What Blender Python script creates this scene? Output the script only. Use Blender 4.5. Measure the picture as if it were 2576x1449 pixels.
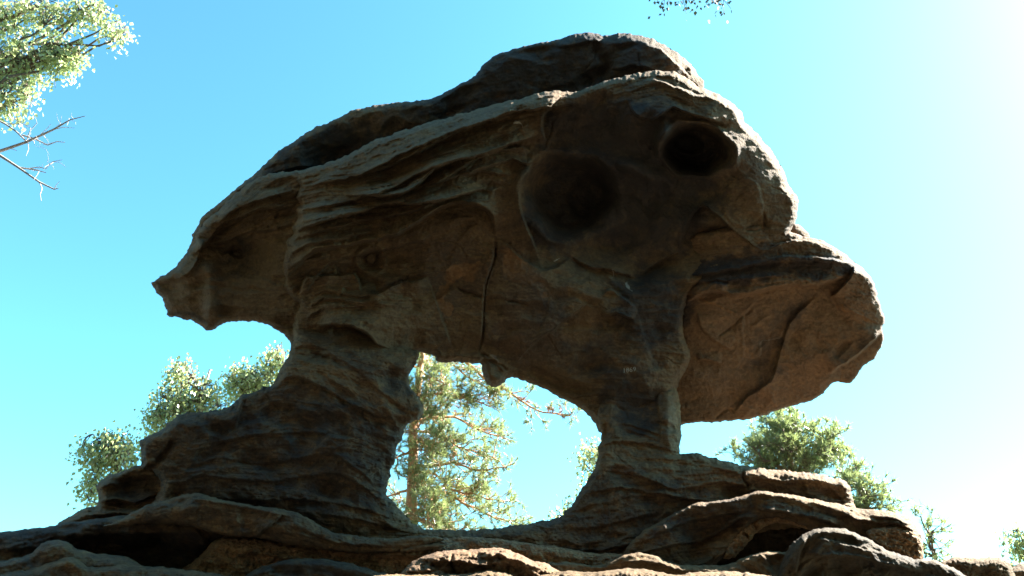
import bpy, math, random
import numpy as np
for o in list(bpy.data.objects): bpy.data.objects.remove(o)
SC = bpy.context.scene; COL = SC.collection
R_ = math.radians
random.seed(7)

# ------------------------------------------------------------------ camera
PITCH, HFOV, CAMZ = R_(27.0), R_(66.0), 1.6
cam = bpy.data.cameras.new('camera'); co = bpy.data.objects.new('camera', cam); COL.objects.link(co)
co.location = (0, 0, CAMZ); co.rotation_euler = (math.pi/2 + PITCH, 0, 0)
cam.sensor_fit = 'HORIZONTAL'; cam.angle = HFOV; cam.clip_start = .05; cam.clip_end = 5000
SC.camera = co
# ------------------------------------------------------------------ light
SUN_AZ, SUN_EL = R_(68), R_(38)          # azimuth from +Y (view direction) towards +X
w = bpy.data.worlds.new('World'); SC.world = w; w.use_nodes = True
nt = w.node_tree; nt.nodes.clear()
out = nt.nodes.new('ShaderNodeOutputWorld'); bg = nt.nodes.new('ShaderNodeBackground')
sky = nt.nodes.new('ShaderNodeTexSky'); sky.sky_type = 'NISHITA'; sky.sun_disc = False
sky.sun_elevation = SUN_EL; sky.sun_rotation = SUN_AZ; sky.altitude = 200
sky.air_density = 1.0; sky.dust_density = 1.1; sky.ozone_density = 1.0
tint = nt.nodes.new('ShaderNodeMix'); tint.data_type = 'RGBA'; tint.blend_type = 'MULTIPLY'; tint.inputs[0].default_value = 1
tint.inputs[7].default_value = (.53, 1.12, 1.08, 1)      # the camera's cyan rendering of the clear sky
nt.links.new(sky.outputs[0], tint.inputs[6]); nt.links.new(tint.outputs[2], bg.inputs['Color'])
nt.links.new(bg.outputs[0], out.inputs['Surface'])
bg.inputs['Strength'].default_value = 0.05
sl = bpy.data.lights.new('sun', 'SUN'); so = bpy.data.objects.new('sun', sl); COL.objects.link(so)
sl.energy = 5.0; sl.angle = R_(.53); sl.color = (1.0, .95, .87)
sd_ = np.array([math.sin(SUN_AZ)*math.cos(SUN_EL), math.cos(SUN_AZ)*math.cos(SUN_EL), math.sin(SUN_EL)])
from mathutils import Vector, Matrix
so.rotation_euler = Vector(sd_).to_track_quat('Z', 'Y').to_euler(); so.location = (20, 10, 25)
SC.view_settings.view_transform = 'Standard'; SC.view_settings.look = 'None'
SC.view_settings.exposure = 2.97; SC.view_settings.gamma = 1.0; SC.view_settings.use_curve_mapping = False

# ------------------------------------------------------------------ survey frame
# Bearings measured on the photograph (2576 x 1449 units) turned into places: a bearing and a distance Y give a point.
F_ = 1288/math.tan(HFOV/2); CP, SP = math.cos(PITCH), math.sin(PITCH); K = .005
def ray(u, v):
    a = (np.asarray(u, float)-1288)/F_; b = (724.5-np.asarray(v, float))/F_
    return a, CP-SP*b, SP+CP*b
def at(u, v, Y):
    x, y, z = ray(u, v); t = Y/y
    return np.stack([x*t, y*t, z*t+CAMZ], -1)

# ------------------------------------------------------------------ noise
def _hash(ix, iy, seed):
    h = (ix.astype(np.int64)*374761393 + iy.astype(np.int64)*668265263 + seed*974634777) & 0xffffffff
    h = ((h ^ (h >> 13))*1274126177) & 0xffffffff
    return (h ^ (h >> 16)) & 0xffffffff
def perlin(x, y, seed=0):
    x = np.asarray(x, float); y = np.asarray(y, float)
    ix = np.floor(x); iy = np.floor(y); fx = x-ix; fy = y-iy
    def g(a, b):
        an = _hash(ix+a, iy+b, seed)*(2*math.pi/4294967296.0)
        return np.cos(an)*(fx-a)+np.sin(an)*(fy-b)
    sx = fx*fx*fx*(fx*(fx*6-15)+10); sy = fy*fy*fy*(fy*(fy*6-15)+10)
    a = g(0, 0)*(1-sx)+g(1, 0)*sx; b = g(0, 1)*(1-sx)+g(1, 1)*sx
    return (a*(1-sy)+b*sy)*1.5
def fbm(x, y, seed=0, octv=4, gain=.5):
    s = 0; a = 1
    for i in range(octv):
        s = s+a*perlin(x*2**i, y*2**i, seed+i*17); a *= gain
    return s
def sstep(a, b, x):
    t = np.clip((x-a)/(b-a), 0, 1); return t*t*(3-2*t)

# ------------------------------------------------------------------ materials
class NB:
    def __init__(s, name):
        s.m = bpy.data.materials.new(name); s.m.use_nodes = True; s.t = s.m.node_tree; s.t.nodes.clear()
        s.out = s.n('ShaderNodeOutputMaterial')
    def n(s, k, **kw):
        d = s.t.nodes.new(k)
        for a, b in kw.items():
            if hasattr(d, a): setattr(d, a, b)
            else: d.inputs[a].default_value = b
        return d
    def l(s, a, b): s.t.links.new(a, b)
    def val(s, x, inp):
        if hasattr(x, 'is_output'): s.l(x, inp)
        else: inp.default_value = x
    def mix(s, f, a, b, mode='MIX'):
        d = s.t.nodes.new('ShaderNodeMix'); d.data_type = 'RGBA'; d.blend_type = mode
        for x, i in ((f, 0), (a, 6), (b, 7)):
            if isinstance(x, tuple): x = (*x, 1)
            s.val(x, d.inputs[i])
        return d.outputs[2]
    def math(s, op, a, b=0.0):
        d = s.t.nodes.new('ShaderNodeMath'); d.operation = op; s.val(a, d.inputs[0]); s.val(b, d.inputs[1]); return d.outputs[0]
    def ramp(s, f, lo, hi, a=0.0, b=1.0):
        d = s.t.nodes.new('ShaderNodeMapRange'); d.interpolation_type = 'SMOOTHSTEP'
        s.val(f, d.inputs[0]); d.inputs[1].default_value = lo; d.inputs[2].default_value = hi
        d.inputs[3].default_value = a; d.inputs[4].default_value = b; return d.outputs[0]
    def noise(s, vec, scale, detail=5, rough=.55, dist=0):
        d = s.n('ShaderNodeTexNoise'); s.l(vec, d.inputs['Vector']); d.inputs['Scale'].default_value = scale
        d.inputs['Detail'].default_value = detail; d.inputs['Roughness'].default_value = rough; d.inputs['Distortion'].default_value = dist
        return d.outputs['Fac']
    def vor(s, vec, scale, feature='F1'):
        d = s.n('ShaderNodeTexVoronoi'); d.feature = feature; s.l(vec, d.inputs['Vector']); d.inputs['Scale'].default_value = scale
        return d.outputs['Distance']
    def mapping(s, vec, sc, rot=(0, 0, 0)):
        d = s.n('ShaderNodeMapping'); s.l(vec, d.inputs['Vector']); d.inputs['Scale'].default_value = sc; d.inputs['Rotation'].default_value = rot
        return d.outputs[0]

def rock_material(name, olive, brown, rough_amt=1.0, pebbly=0.0):
    b = NB(name)
    tc = b.n('ShaderNodeTexCoord').outputs['Object']
    bed = b.n('ShaderNodeAttribute', attribute_name='bed').outputs['Fac']
    st = b.n('ShaderNodeAttribute', attribute_name='stain_and_shading'); sep = b.n('ShaderNodeSeparateColor'); b.l(st.outputs['Color'], sep.inputs[0])
    warm, dark, pale = sep.outputs[0], sep.outputs[1], sep.outputs[2]
    comb = b.n('ShaderNodeCombineXYZ'); sx = b.n('ShaderNodeSeparateXYZ'); b.l(tc, sx.inputs[0])
    b.l(b.math('MULTIPLY', sx.outputs[0], .9), comb.inputs[0]); b.l(bed, comb.inputs[2]); b.l(b.math('MULTIPLY', sx.outputs[1], .9), comb.inputs[1])
    lamv = comb.outputs[0]                                    # stretched along the bedding
    big = b.noise(tc, .9, 4, .6, .6); med = b.noise(tc, 3.3, 6, .62, .4); fine = b.noise(tc, 26, 6, .65)
    lam = b.noise(b.mapping(lamv, (1, 1, 9)), 1.6, 5, .6, .3); lam2 = b.noise(b.mapping(lamv, (1, 1, 16)), 3.0, 4, .6)
    grain = b.n('ShaderNodeAttribute', attribute_name='grain').outputs['Fac']
    gl_ = b.math('ADD', b.math('MULTIPLY', grain, .85), .08)
    # patina and lichen on weathering faces, warmer bare rock elsewhere
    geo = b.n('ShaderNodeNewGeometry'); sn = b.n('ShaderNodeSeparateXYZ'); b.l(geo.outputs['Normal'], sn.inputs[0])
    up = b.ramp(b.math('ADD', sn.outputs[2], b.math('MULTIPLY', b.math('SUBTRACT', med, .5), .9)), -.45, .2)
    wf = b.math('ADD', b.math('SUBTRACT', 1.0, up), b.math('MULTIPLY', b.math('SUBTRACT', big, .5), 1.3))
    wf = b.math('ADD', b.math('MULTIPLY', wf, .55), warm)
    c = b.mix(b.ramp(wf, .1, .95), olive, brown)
    c = b.mix(b.ramp(warm, .35, 1.0, 0, .85), c, (.19, .105, .055))
    c = b.mix(b.math('MULTIPLY', b.ramp(lam, .42, .66, 0, .6), gl_), c, b.mix(1.0, c, (1.45, 1.38, 1.2), 'MULTIPLY'))
    c = b.mix(b.math('MULTIPLY', b.ramp(lam2, .48, .66, 0, .5), gl_), c, b.mix(1.0, c, (.55, .55, .6), 'MULTIPLY'))
    c = b.mix(b.ramp(med, .5, .72, 0, .5), c, b.mix(1.0, c, (.5, .5, .52), 'MULTIPLY'))       # lichen blotches
    c = b.mix(b.ramp(fine, .38, .68, 0, .75), c, b.mix(1.0, c, (1.5, 1.48, 1.4), 'MULTIPLY'))
    spk = b.vor(tc, 24)
    c = b.mix(b.ramp(spk, .06, .16, .55, 0), c, (.05, .045, .04))
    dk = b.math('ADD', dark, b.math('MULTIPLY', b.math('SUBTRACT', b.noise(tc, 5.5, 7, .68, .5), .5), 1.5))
    c = b.mix(b.ramp(b.math('MULTIPLY', dk, b.ramp(dark, .02, .2)), .15, .9, 0, .8), c, (.024, .024, .030))  # varnish colour, also used to paint shade into recesses
    c = b.mix(b.ramp(pale, .1, 1.0, 0, .9), c, (.5, .45, .38))
    bs = b.n('ShaderNodeBsdfPrincipled'); b.l(c, bs.inputs['Base Color']); bs.inputs['Roughness'].default_value = .88
    bs.inputs['Specular IOR Level'].default_value = .25
    h = b.math('MULTIPLY', b.math('ADD', b.math('MULTIPLY', lam, .5), b.math('MULTIPLY', lam2, .25)), gl_)
    blot = b.noise(tc, 7.5, 7, .7, .8)
    h = b.math('ADD', h, b.math('MULTIPLY', blot, .6))
    c = b.mix(b.ramp(blot, .52, .66, 0, .55), c, b.mix(1.0, c, (.52, .5, .5), 'MULTIPLY')); c = b.mix(b.ramp(blot, .47, .34, 0, .45), c, b.mix(1.0, c, (1.45, 1.36, 1.2), 'MULTIPLY'))
    b.l(c, bs.inputs['Base Color'])
    h = b.math('ADD', h, b.math('MULTIPLY', med, .7)); h = b.math('ADD', h, b.math('MULTIPLY', fine, .5))
    h = b.math('ADD', h, b.math('MULTIPLY', b.ramp(spk, .0, .2), .12))
    if pebbly:
        v1 = b.vor(tc, 17, 'SMOOTH_F1'); v2 = b.vor(tc, 40)
        h = b.math('ADD', h, b.math('MULTIPLY', v1, -1.6*pebbly)); h = b.math('ADD', h, b.math('MULTIPLY', v2, -.6*pebbly))
    bp = b.n('ShaderNodeBump'); bp.inputs['Strength'].default_value = 1.0; bp.inputs['Distance'].default_value = .042*rough_amt
    b.l(h, bp.inputs['Height']); b.l(bp.outputs[0], bs.inputs['Normal'])
    b.l(bs.outputs[0], b.out.inputs['Surface'])
    return b.m
M = {}
M['rock'] = rock_material('sandstone', (.138, .092, .052), (.080, .055, .040))
M['shelf'] = rock_material('grey_sandstone', (.078, .06, .042), (.06, .048, .038))
M['brownrock'] = rock_material('brown_sandstone', (.150, .094, .056), (.140, .088, .058))
M['conglomerate'] = rock_material('conglomerate', (.30, .19, .11), (.34, .19, .095), 1.3, 1.0)

# ------------------------------------------------------------------ helpers
def tag(o, label=None, cat=None, group=None, kind=None):
    for k, v in (('label', label), ('category', cat), ('group', group), ('kind', kind)):
        if v: o[k] = v
    return o
def empty(name, loc, label, cat, group=None):
    o = bpy.data.objects.new(name, None); COL.objects.link(o); o.location = loc; o.empty_display_size = .3
    return tag(o, label, cat, group)
def link(name, me, parent=None):
    o = bpy.data.objects.new(name, me); COL.objects.link(o)
    if parent is not None:
        o.parent = parent; o.matrix_parent_inverse = Matrix.Translation(-Vector(parent.location))
    return o
def np_mesh(name, V, Fq, mat, smooth=True):
    me = bpy.data.meshes.new(name); n = Fq.shape[1]
    me.vertices.add(len(V)); me.vertices.foreach_set('co', np.ascontiguousarray(V, np.float32).ravel())
    me.loops.add(Fq.size); me.loops.foreach_set('vertex_index', np.ascontiguousarray(Fq, np.int32).ravel())
    me.polygons.add(len(Fq)); me.polygons.foreach_set('loop_start', np.arange(0, Fq.size, n, dtype=np.int32))
    me.polygons.foreach_set('loop_total', np.full(len(Fq), n, np.int32))
    if smooth: me.polygons.foreach_set('use_smooth', np.ones(len(Fq), bool))
    me.materials.append(mat); me.update(calc_edges=True); me.validate()
    return me

# ------------------------------------------------------------------ rock carving
def smooth_poly(P, n=3, closed=True):
    P = np.array(P, float); N = len(P); o = []
    for i in range(N if closed else N-1):
        if closed: p0, p1, p2, p3 = P[i-1], P[i], P[(i+1) % N], P[(i+2) % N]
        else: p0, p1, p2, p3 = P[max(i-1, 0)], P[i], P[i+1], P[min(i+2, N-1)]
        L = np.linalg.norm(p2-p1)+1e-9; m1 = .4*(p2-p0); m2 = .4*(p3-p1)
        m1 = m1*min(1, .8*L/(np.linalg.norm(m1)+1e-9)); m2 = m2*min(1, .8*L/(np.linalg.norm(m2)+1e-9))
        for k in range(n):
            t = k/n
            o.append((2*t**3-3*t*t+1)*p1+(t**3-2*t*t+t)*m1+(-2*t**3+3*t*t)*p2+(t**3-t*t)*m2)
    if not closed: o.append(P[-1])
    return np.array(o)
def poly_sdf(P, U, Vv):
    d2 = np.full(U.shape, 1e12); ins = np.zeros(U.shape, bool)
    for i in range(len(P)):
        x0, y0 = P[i-1]; x1, y1 = P[i]; dx, dy = x1-x0, y1-y0; L = dx*dx+dy*dy+1e-9
        px, py = U-x0, Vv-y0
        t = np.clip((px*dx+py*dy)/L, 0, 1)
        ex, ey = px-t*dx, py-t*dy
        np.minimum(d2, ex*ex+ey*ey, out=d2)
        if y0 != y1:
            c = ((y0 > Vv) != (y1 > Vv)) & (px < dx*(Vv-y0)/dy)
            ins ^= c
    return np.sqrt(d2)*np.where(ins, 1, -1)
def poly_line_field(P, U, Vv):
    P = smooth_poly(P, 3, False)
    best = np.full(U.shape, 1e12); sd = np.zeros(U.shape); al = np.zeros(U.shape); acc = 0
    for i in range(1, len(P)):
        x0, y0 = P[i-1]; x1, y1 = P[i]; dx, dy = x1-x0, y1-y0; L = dx*dx+dy*dy+1e-9
        px, py = U-x0, Vv-y0; tr = (px*dx+py*dy)/L
        t = np.clip(tr, 0, 1)
        ex, ey = px-t*dx, py-t*dy; d = ex*ex+ey*ey
        m = d < best
        best = np.where(m, d, best); sg = np.where(dx*py-dy*px >= 0, 1., -1.)
        sd = np.where(m, sg*np.sqrt(d), sd); al = np.where(m, acc+t*math.sqrt(L), al); acc += math.sqrt(L)
    return sd, al, acc

BEDS = []      # traced bedding lines: direct the lamination
def bed_field(U, Vv):
    uu = U[::8, ::8]; vv = Vv[::8, ::8]; num = np.zeros(uu.shape); den = np.full(uu.shape, 1e-9)
    for L in BEDS:
        P = smooth_poly(L, 2, False); q = P[:, 1].mean()
        for (a, c) in P:
            wgt = 1/((uu-a)**2+(vv-c)**2+35.**2)**1.6
            num += wgt*(q-c); den += wgt
    d = num/den
    fi = np.clip((np.arange(U.shape[0]))/8, 0, uu.shape[0]-1); fj = np.clip(np.arange(U.shape[1])/8, 0, uu.shape[1]-1)
    i0 = np.minimum(fi.astype(int), max(uu.shape[0]-2, 0)); j0 = np.minimum(fj.astype(int), max(uu.shape[1]-2, 0))
    i1 = np.minimum(i0+1, uu.shape[0]-1); j1 = np.minimum(j0+1, uu.shape[1]-1)
    a = (fi-i0)[:, None]; b_ = (fj-j0)[None, :]
    d = d[i0][:, j0]*(1-a)*(1-b_)+d[i1][:, j0]*a*(1-b_)+d[i0][:, j1]*(1-a)*b_+d[i1][:, j1]*a*b_
    return Vv+d
def strata_profile(q, seed, tmin=9, tmax=34):
    rs = np.random.RandomState(seed); x = -400.; X = [x]; H = [0.]
    while x < 2700:
        t = rs.uniform(tmin, tmax); a = rs.uniform(.15, 1.)
        X += [x+t*.12, x+t*.88, x+t]; H += [a*.25, a, a*.1]; x += t
    return np.interp(q, X, H)

def relief(name, pts, Y0, T=90, R=70, Tb=150, Rb=120, tilt=(0, 0), c0=None, forms=(), strokes=(), strata=6, rough=1.0,
           step=2.3, rim=2.2, stains=(), mat='rock', parent=None, rpts=(), seed=1, fold=7, calm=(), boost=1.55, joints=1.0):  # stains: varnish and colour patches, plus painted light and shade
    P = smooth_poly(pts, 3); lo = P.min(0)-3*step; hi = P.max(0)+3*step
    us = np.arange(lo[0], hi[0], step); vs = np.arange(lo[1], hi[1], step)
    if hi[1] > 1600: vs = np.concatenate([vs[vs < 1520], np.arange(1520, hi[1]+6*step, 6*step)])     # buried feet need no fine carving
    U, Vv = np.meshgrid(us, vs)
    s = poly_sdf(P, U, Vv)
    s = s+rim*(fbm(U/26, Vv/26, seed+3, 3, .6)+.55*perlin(U/9, Vv/9, seed+9)+.15*perlin(U/4.5, Vv/4.5, seed+10))
    gy, gx = np.gradient(s, vs, us); gl = np.sqrt(gx*gx+gy*gy)+1e-6; gl = np.maximum(gl, .5)
    ins = s > 0
    cell = ins[:-1, :-1] | ins[1:, :-1] | ins[:-1, 1:] | ins[1:, 1:]
    used = np.zeros(ins.shape, bool)
    for a in (0, 1):
        for b_ in (0, 1):
            used[a:a+cell.shape[0], b_:b_+cell.shape[1]] |= cell
    mv = used & ~ins; k = np.where(mv, np.clip(-s/gl, 0, 1.6*np.maximum(step, np.gradient(vs))[:, None]), 0)
    U = U+k*gx/gl; Vv = Vv+k*gy/gl
    sd = np.where(ins, s, 0.)
    Rf = np.full(U.shape, float(R))
    if rpts:
        num = np.full(U.shape, R*1e-5); den = np.full(U.shape, 1e-5)
        for (a, c, r) in rpts:
            wgt = 1/((U-a)**2+(Vv-c)**2+900.); num += wgt*r; den += wgt
        Rf = num/den
    x = np.clip(sd/Rf, 0, 1); prof = np.sqrt(np.clip(1-(1-x)**2, 0, 1))
    xb = np.clip(sd/Rb, 0, 1); profb = np.sqrt(np.clip(1-(1-xb)**2, 0, 1))
    if c0 is None: c0 = (P[:, 0].mean(), P[:, 1].mean())
    base = tilt[0]*(U-c0[0])+tilt[1]*(Vv-c0[1])
    q = bed_field(U, Vv)
    O = np.zeros(U.shape)
    for f in forms:
        kind, cu, cv, rx, ry, an, h = f[:7]; ca, sa = math.cos(R_(an)), math.sin(R_(an))
        wx = 9*perlin(U/60, Vv/60, seed+31); wy = 9*perlin(U/60, Vv/60, seed+37)
        a = ((U+wx-cu)*ca+(Vv+wy-cv)*sa)/rx; b_ = (-(U+wx-cu)*sa+(Vv+wy-cv)*ca)/ry; r = np.sqrt(a*a+b_*b_)
        if kind == 'g': O += h*np.exp(-r*r)
        elif kind == 'socket': rw = r*(1+.10*perlin(U/70, Vv/70, seed+43)); O += -h*(1-sstep(.62, 1.0, rw))*(1-.35*rw*rw)+.12*h*np.exp(-((rw-1.08)/.10)**2)
        elif kind == 'bowl': rw = r*(1+.16*perlin(U/85, Vv/85, seed+41)); O += -h*(1-sstep(.4, 1.03, rw))
        elif kind == 'base': base = base+h*np.exp(-r*r)
        elif kind == 'disk': O += h*sstep(1.06, .93, r)
        elif kind == 'ring': O += h*np.exp(-((r-1)/f[7])**2)
    for S_ in strokes:
        kind, L, h = S_[:3]; p = S_[3] if len(S_) > 3 else {}
        L = np.array(L, float)
        if kind in ('lip', 'top') and not p.get('keep') and L[-1][0] < L[0][0]: L = L[::-1]
        wa = .75*p.get('wa', 45.); wb = p.get('wb', 3.6); wu = p.get('wu', 28.); m = max(wa*3.5, wu*3.5, 40)
        j0, j1 = np.searchsorted(us, [L[:, 0].min()-m, L[:, 0].max()+m]); i0, i1 = np.searchsorted(vs, [L[:, 1].min()-m, L[:, 1].max()+m])
        if j1 <= j0 or i1 <= i0: continue
        sl_ = (slice(i0, i1), slice(j0, j1)); u_, v_ = U[sl_], Vv[sl_]
        wob = 3.2*perlin(u_/30, v_/30, seed+5)+1.8*perlin(u_/9, v_/9, seed+6)
        dd, al, tot = poly_line_field(L, u_, v_+wob)
        tp = p.get('taper', .16)*tot+1
        end = sstep(-.02*tot, tp, al)*sstep(-.02*tot, tp, tot-al)
        if p.get('t0'): end = sstep(-.02*tot, tp, tot-al)
        if p.get('t1'): end = sstep(-.02*tot, tp, al)
        if kind == 'top': dd = -dd
        ad = np.abs(dd)
        if kind in ('lip', 'top'):
            up_ = h*np.exp(-ad/wa)
            dn = h*np.exp(-(ad/wb)**2)-.35*h*np.exp(-ad/wu)*(1-np.exp(-(ad/wb)**2))
            g = np.where(dd < 0, up_, dn)-.16*h*np.exp(-((dd-wb*1.1)/(wb*.75))**2)
        elif kind == 'crack': g = -h*np.exp(-(ad/p.get('w', 3.))**2)
        else: g = h*np.exp(-(ad/p.get('w', 6.))**2)
        O[sl_] += g*end
    # bedding: each bed swells downwards and is undercut at its foot
    cm = np.ones(U.shape)
    for (cu, cv, rx, ry, an, h) in calm:
        ca, sa = math.cos(R_(an)), math.sin(R_(an)); wx = 14*perlin(U/50, Vv/50, seed+33)
        a = ((U+wx-cu)*ca+(Vv+wx-cv)*sa)/rx; b_ = (-(U+wx-cu)*sa+(Vv+wx-cv)*ca)/ry
        cm = np.minimum(cm, 1-h*sstep(1.15, .75, np.sqrt(a*a+b_*b_)))
    O *= boost
    amp = .8*cm*strata*(.35+1.1*np.clip(.5+fbm(U/130, Vv/70, seed+50, 2), 0, 1.3))
    O += amp*strata_profile(q+5*perlin(U/70, Vv/45, seed+60)+2*perlin(U/18, Vv/18, seed+61), seed)*1.4
    O += .55*amp*strata_profile(q+4*perlin(U/50, Vv/30, seed+70), seed+5, 3.5, 10)
    rn = fbm(U/120, q/70, seed+80, 3, .45); rn2 = perlin(U/48, q/34, seed+85)
    O += fold*(1.0*rn-1.5*np.abs(rn)-.55*np.abs(rn2)*(.4+.6*cm)+.8)+(.45+.55*cm)*rough*(2.0*fbm(U/24, q/14, seed+90, 3, .6)+1.7*fbm(U/10, q/5.5, seed+93, 2, .6)-1.6*sstep(.28, .5, perlin(U/7, Vv/7, seed+96)))
    # joints: thin broken cracks
    jn = perlin(U/230+.03*perlin(U/25, Vv/25, seed+201), Vv/170+.03*perlin(U/22, Vv/22, seed+202), seed+200); jm = sstep(.05, .4, perlin(U/110, Vv/110, seed+205))
    O -= joints*4*jm*np.exp(-(jn/.012)**2)
    jn = perlin(U/90+7, Vv/210, seed+210); jm = sstep(.1, .45, perlin(U/130, Vv/130, seed+215))
    O += joints*jm*(2.5*np.tanh(jn/.05)-2*np.exp(-(jn/.02)**2))
    Of = base+T*prof+O*np.clip(sd/14, 0, 1)**.8*np.minimum(1, .35+prof)
    Ob = base-Tb*profb+8*fbm(U/80, Vv/80, seed+99, 3)*np.clip(sd/30, 0, 1)
    stn = np.zeros(U.shape+(3,))
    for (ch, cu, cv, rx, ry, an, h) in stains:
        ca, sa = math.cos(R_(an)), math.sin(R_(an))
        wx = 22*fbm(U/45, Vv/45, seed+131, 3); wy = 16*fbm(U/45, Vv/45, seed+137, 3)
        a = ((U+wx-cu)*ca+(Vv+wy-cv)*sa)/rx; b_ = (-(U+wx-cu)*sa+(Vv+wy-cv)*ca)/ry; r = np.sqrt(a*a+b_*b_)
        stn[..., 'wdp'.index(ch)] = np.maximum(stn[..., 'wdp'.index(ch)], h*sstep(1.25, .55, r))  # the dark channel mixes rock varnish with shade painted into hollows
    idx = np.full(U.shape, -1); nV = int(used.sum()); idx[used] = np.arange(nV)
    pf = at(U[used], Vv[used], Y0-K*Of[used])
    ci, cj = np.nonzero(cell)
    qf = np.stack([idx[ci, cj], idx[ci+1, cj], idx[ci+1, cj+1], idx[ci, cj+1]], 1)
    # the far side, carved more coarsely
    g2 = 3; sb = s[::g2, ::g2]; Ub, Vb = np.meshgrid(us[::g2], vs[::g2]); bx = gx[::g2, ::g2]; by = gy[::g2, ::g2]; bl_ = gl[::g2, ::g2]; inb = sb > 0
    cb = inb[:-1, :-1] | inb[1:, :-1] | inb[:-1, 1:] | inb[1:, 1:]; ub = np.zeros(inb.shape, bool)
    for a in (0, 1):
        for b_ in (0, 1): ub[a:a+cb.shape[0], b_:b_+cb.shape[1]] |= cb
    kb = np.where(ub & ~inb, np.clip(-sb/bl_+.6, 0, 1.6*g2*np.maximum(step, np.gradient(vs))[::g2][:, None]), 0); Ub = Ub+kb*bx/bl_; Vb = Vb+kb*by/bl_
    Obs = Ob[::g2, ::g2]; idb = np.full(inb.shape, -1); nb = int(ub.sum()); idb[ub] = nV+np.arange(nb); pb = at(Ub[ub], Vb[ub], Y0-K*Obs[ub])
    ci, cj = np.nonzero(cb)
    qb = np.stack([idb[ci, cj], idb[ci, cj+1], idb[ci+1, cj+1], idb[ci+1, cj]], 1)
    me = np_mesh(name, np.concatenate([pf, pb]), np.concatenate([qf, qb]), M[mat])
    at_ = me.attributes.new('bed', 'FLOAT', 'POINT'); bq = -np.concatenate([q[used], q[::g2, ::g2][ub]])*K
    at_.data.foreach_set('value', bq.astype(np.float32))
    ga_ = me.attributes.new('grain', 'FLOAT', 'POINT'); ga_.data.foreach_set('value', np.concatenate([cm[used], np.ones(nb)]).astype(np.float32))
    ca_ = me.attributes.new('stain_and_shading', 'FLOAT_COLOR', 'POINT')
    sv = np.concatenate([stn[used], np.zeros((nb, 3))]); sv = np.concatenate([sv, np.ones((len(sv), 1))], 1)
    ca_.data.foreach_set('color', sv.astype(np.float32).ravel())
    return link(name, me, parent)

# ------------------------------------------------------------------ traced rock lines
L1 = [(1460, 258), (1385, 268), (1287, 281), (1235, 298), (1173, 322), (1114, 348), (1075, 370), (992, 412), (923, 437), (870, 445)]
L2 = [(1352, 336), (1333, 345), (1281, 362), (1209, 388), (1150, 402), (1090, 425), (1055, 460), (1007, 489), (943, 491), (870, 490)]
L2b = [(1300, 372), (1240, 383), (1180, 408), (1120, 445), (1060, 478)]
L3 = [(1230, 468), (1144, 492), (1051, 511), (967, 512), (894, 535), (820, 552), (771, 569), (737, 589)]
L4 = [(1248, 590), (1240, 540), (1205, 512), (1140, 508), (1080, 535), (1000, 585), (940, 600), (845, 618), (791, 627), (757, 653), (713, 684)]
L6 = [(798, 820), (850, 812), (890, 821), (925, 838), (950, 864), (985, 882), (1028, 885), (1046, 891)]
CAPL = [(560, 530), (669, 457), (747, 428), (772, 428), (845, 403), (943, 354), (1041, 320), (1189, 278), (1320, 245), (1369, 229), (1451, 232), (1516, 206), (1582, 189), (1663, 178), (1699, 180), (1762, 222)]
BEDS += [L1, L2, L3, L4, CAPL,
         [(783, 743), (822, 728), (898, 743), (955, 739)], [(772, 797), (803, 777), (860, 770), (928, 766)],
         [(700, 940), (760, 930), (860, 960), (960, 1020), (1030, 1060)], [(420, 1110), (560, 1090), (700, 1030), (800, 1040), (900, 1090), (980, 1120)],
         [(440, 1190), (560, 1160), (700, 1150), (800, 1160), (900, 1150), (960, 1200)], [(400, 1230), (520, 1210), (660, 1220), (800, 1240), (920, 1260), (1000, 1310)],
         [(309, 1309), (429, 1254), (558, 1258), (751, 1292), (901, 1348), (1064, 1344)],
         [(1500, 1150), (1600, 1160), (1700, 1170), (1850, 1190), (2000, 1210), (2130, 1220)], [(1440, 1290), (1600, 1250), (1750, 1250), (1912, 1233), (2102, 1266), (2250, 1300)],
         [(1300, 1345), (1480, 1370), (1600, 1350), (1750, 1310), (1900, 1280), (2050, 1290), (2200, 1330)],
         [(1600, 700), (1750, 690), (1900, 660), (2050, 650), (2150, 665)], [(1550, 1000), (1620, 1010), (1700, 1020)],
         [(1966, 1440), (2075, 1340), (2183, 1365), (2315, 1415), (2431, 1449)], [(0, 1390), (150, 1350), (300, 1340), (450, 1360), (600, 1400)]]

arch = empty('rock_arch', tuple(at(1330, 1400, 8.6)[:2])+(0,), 'huge weathered sandstone arch with bear-like snout and two pillars', 'rock')

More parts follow.
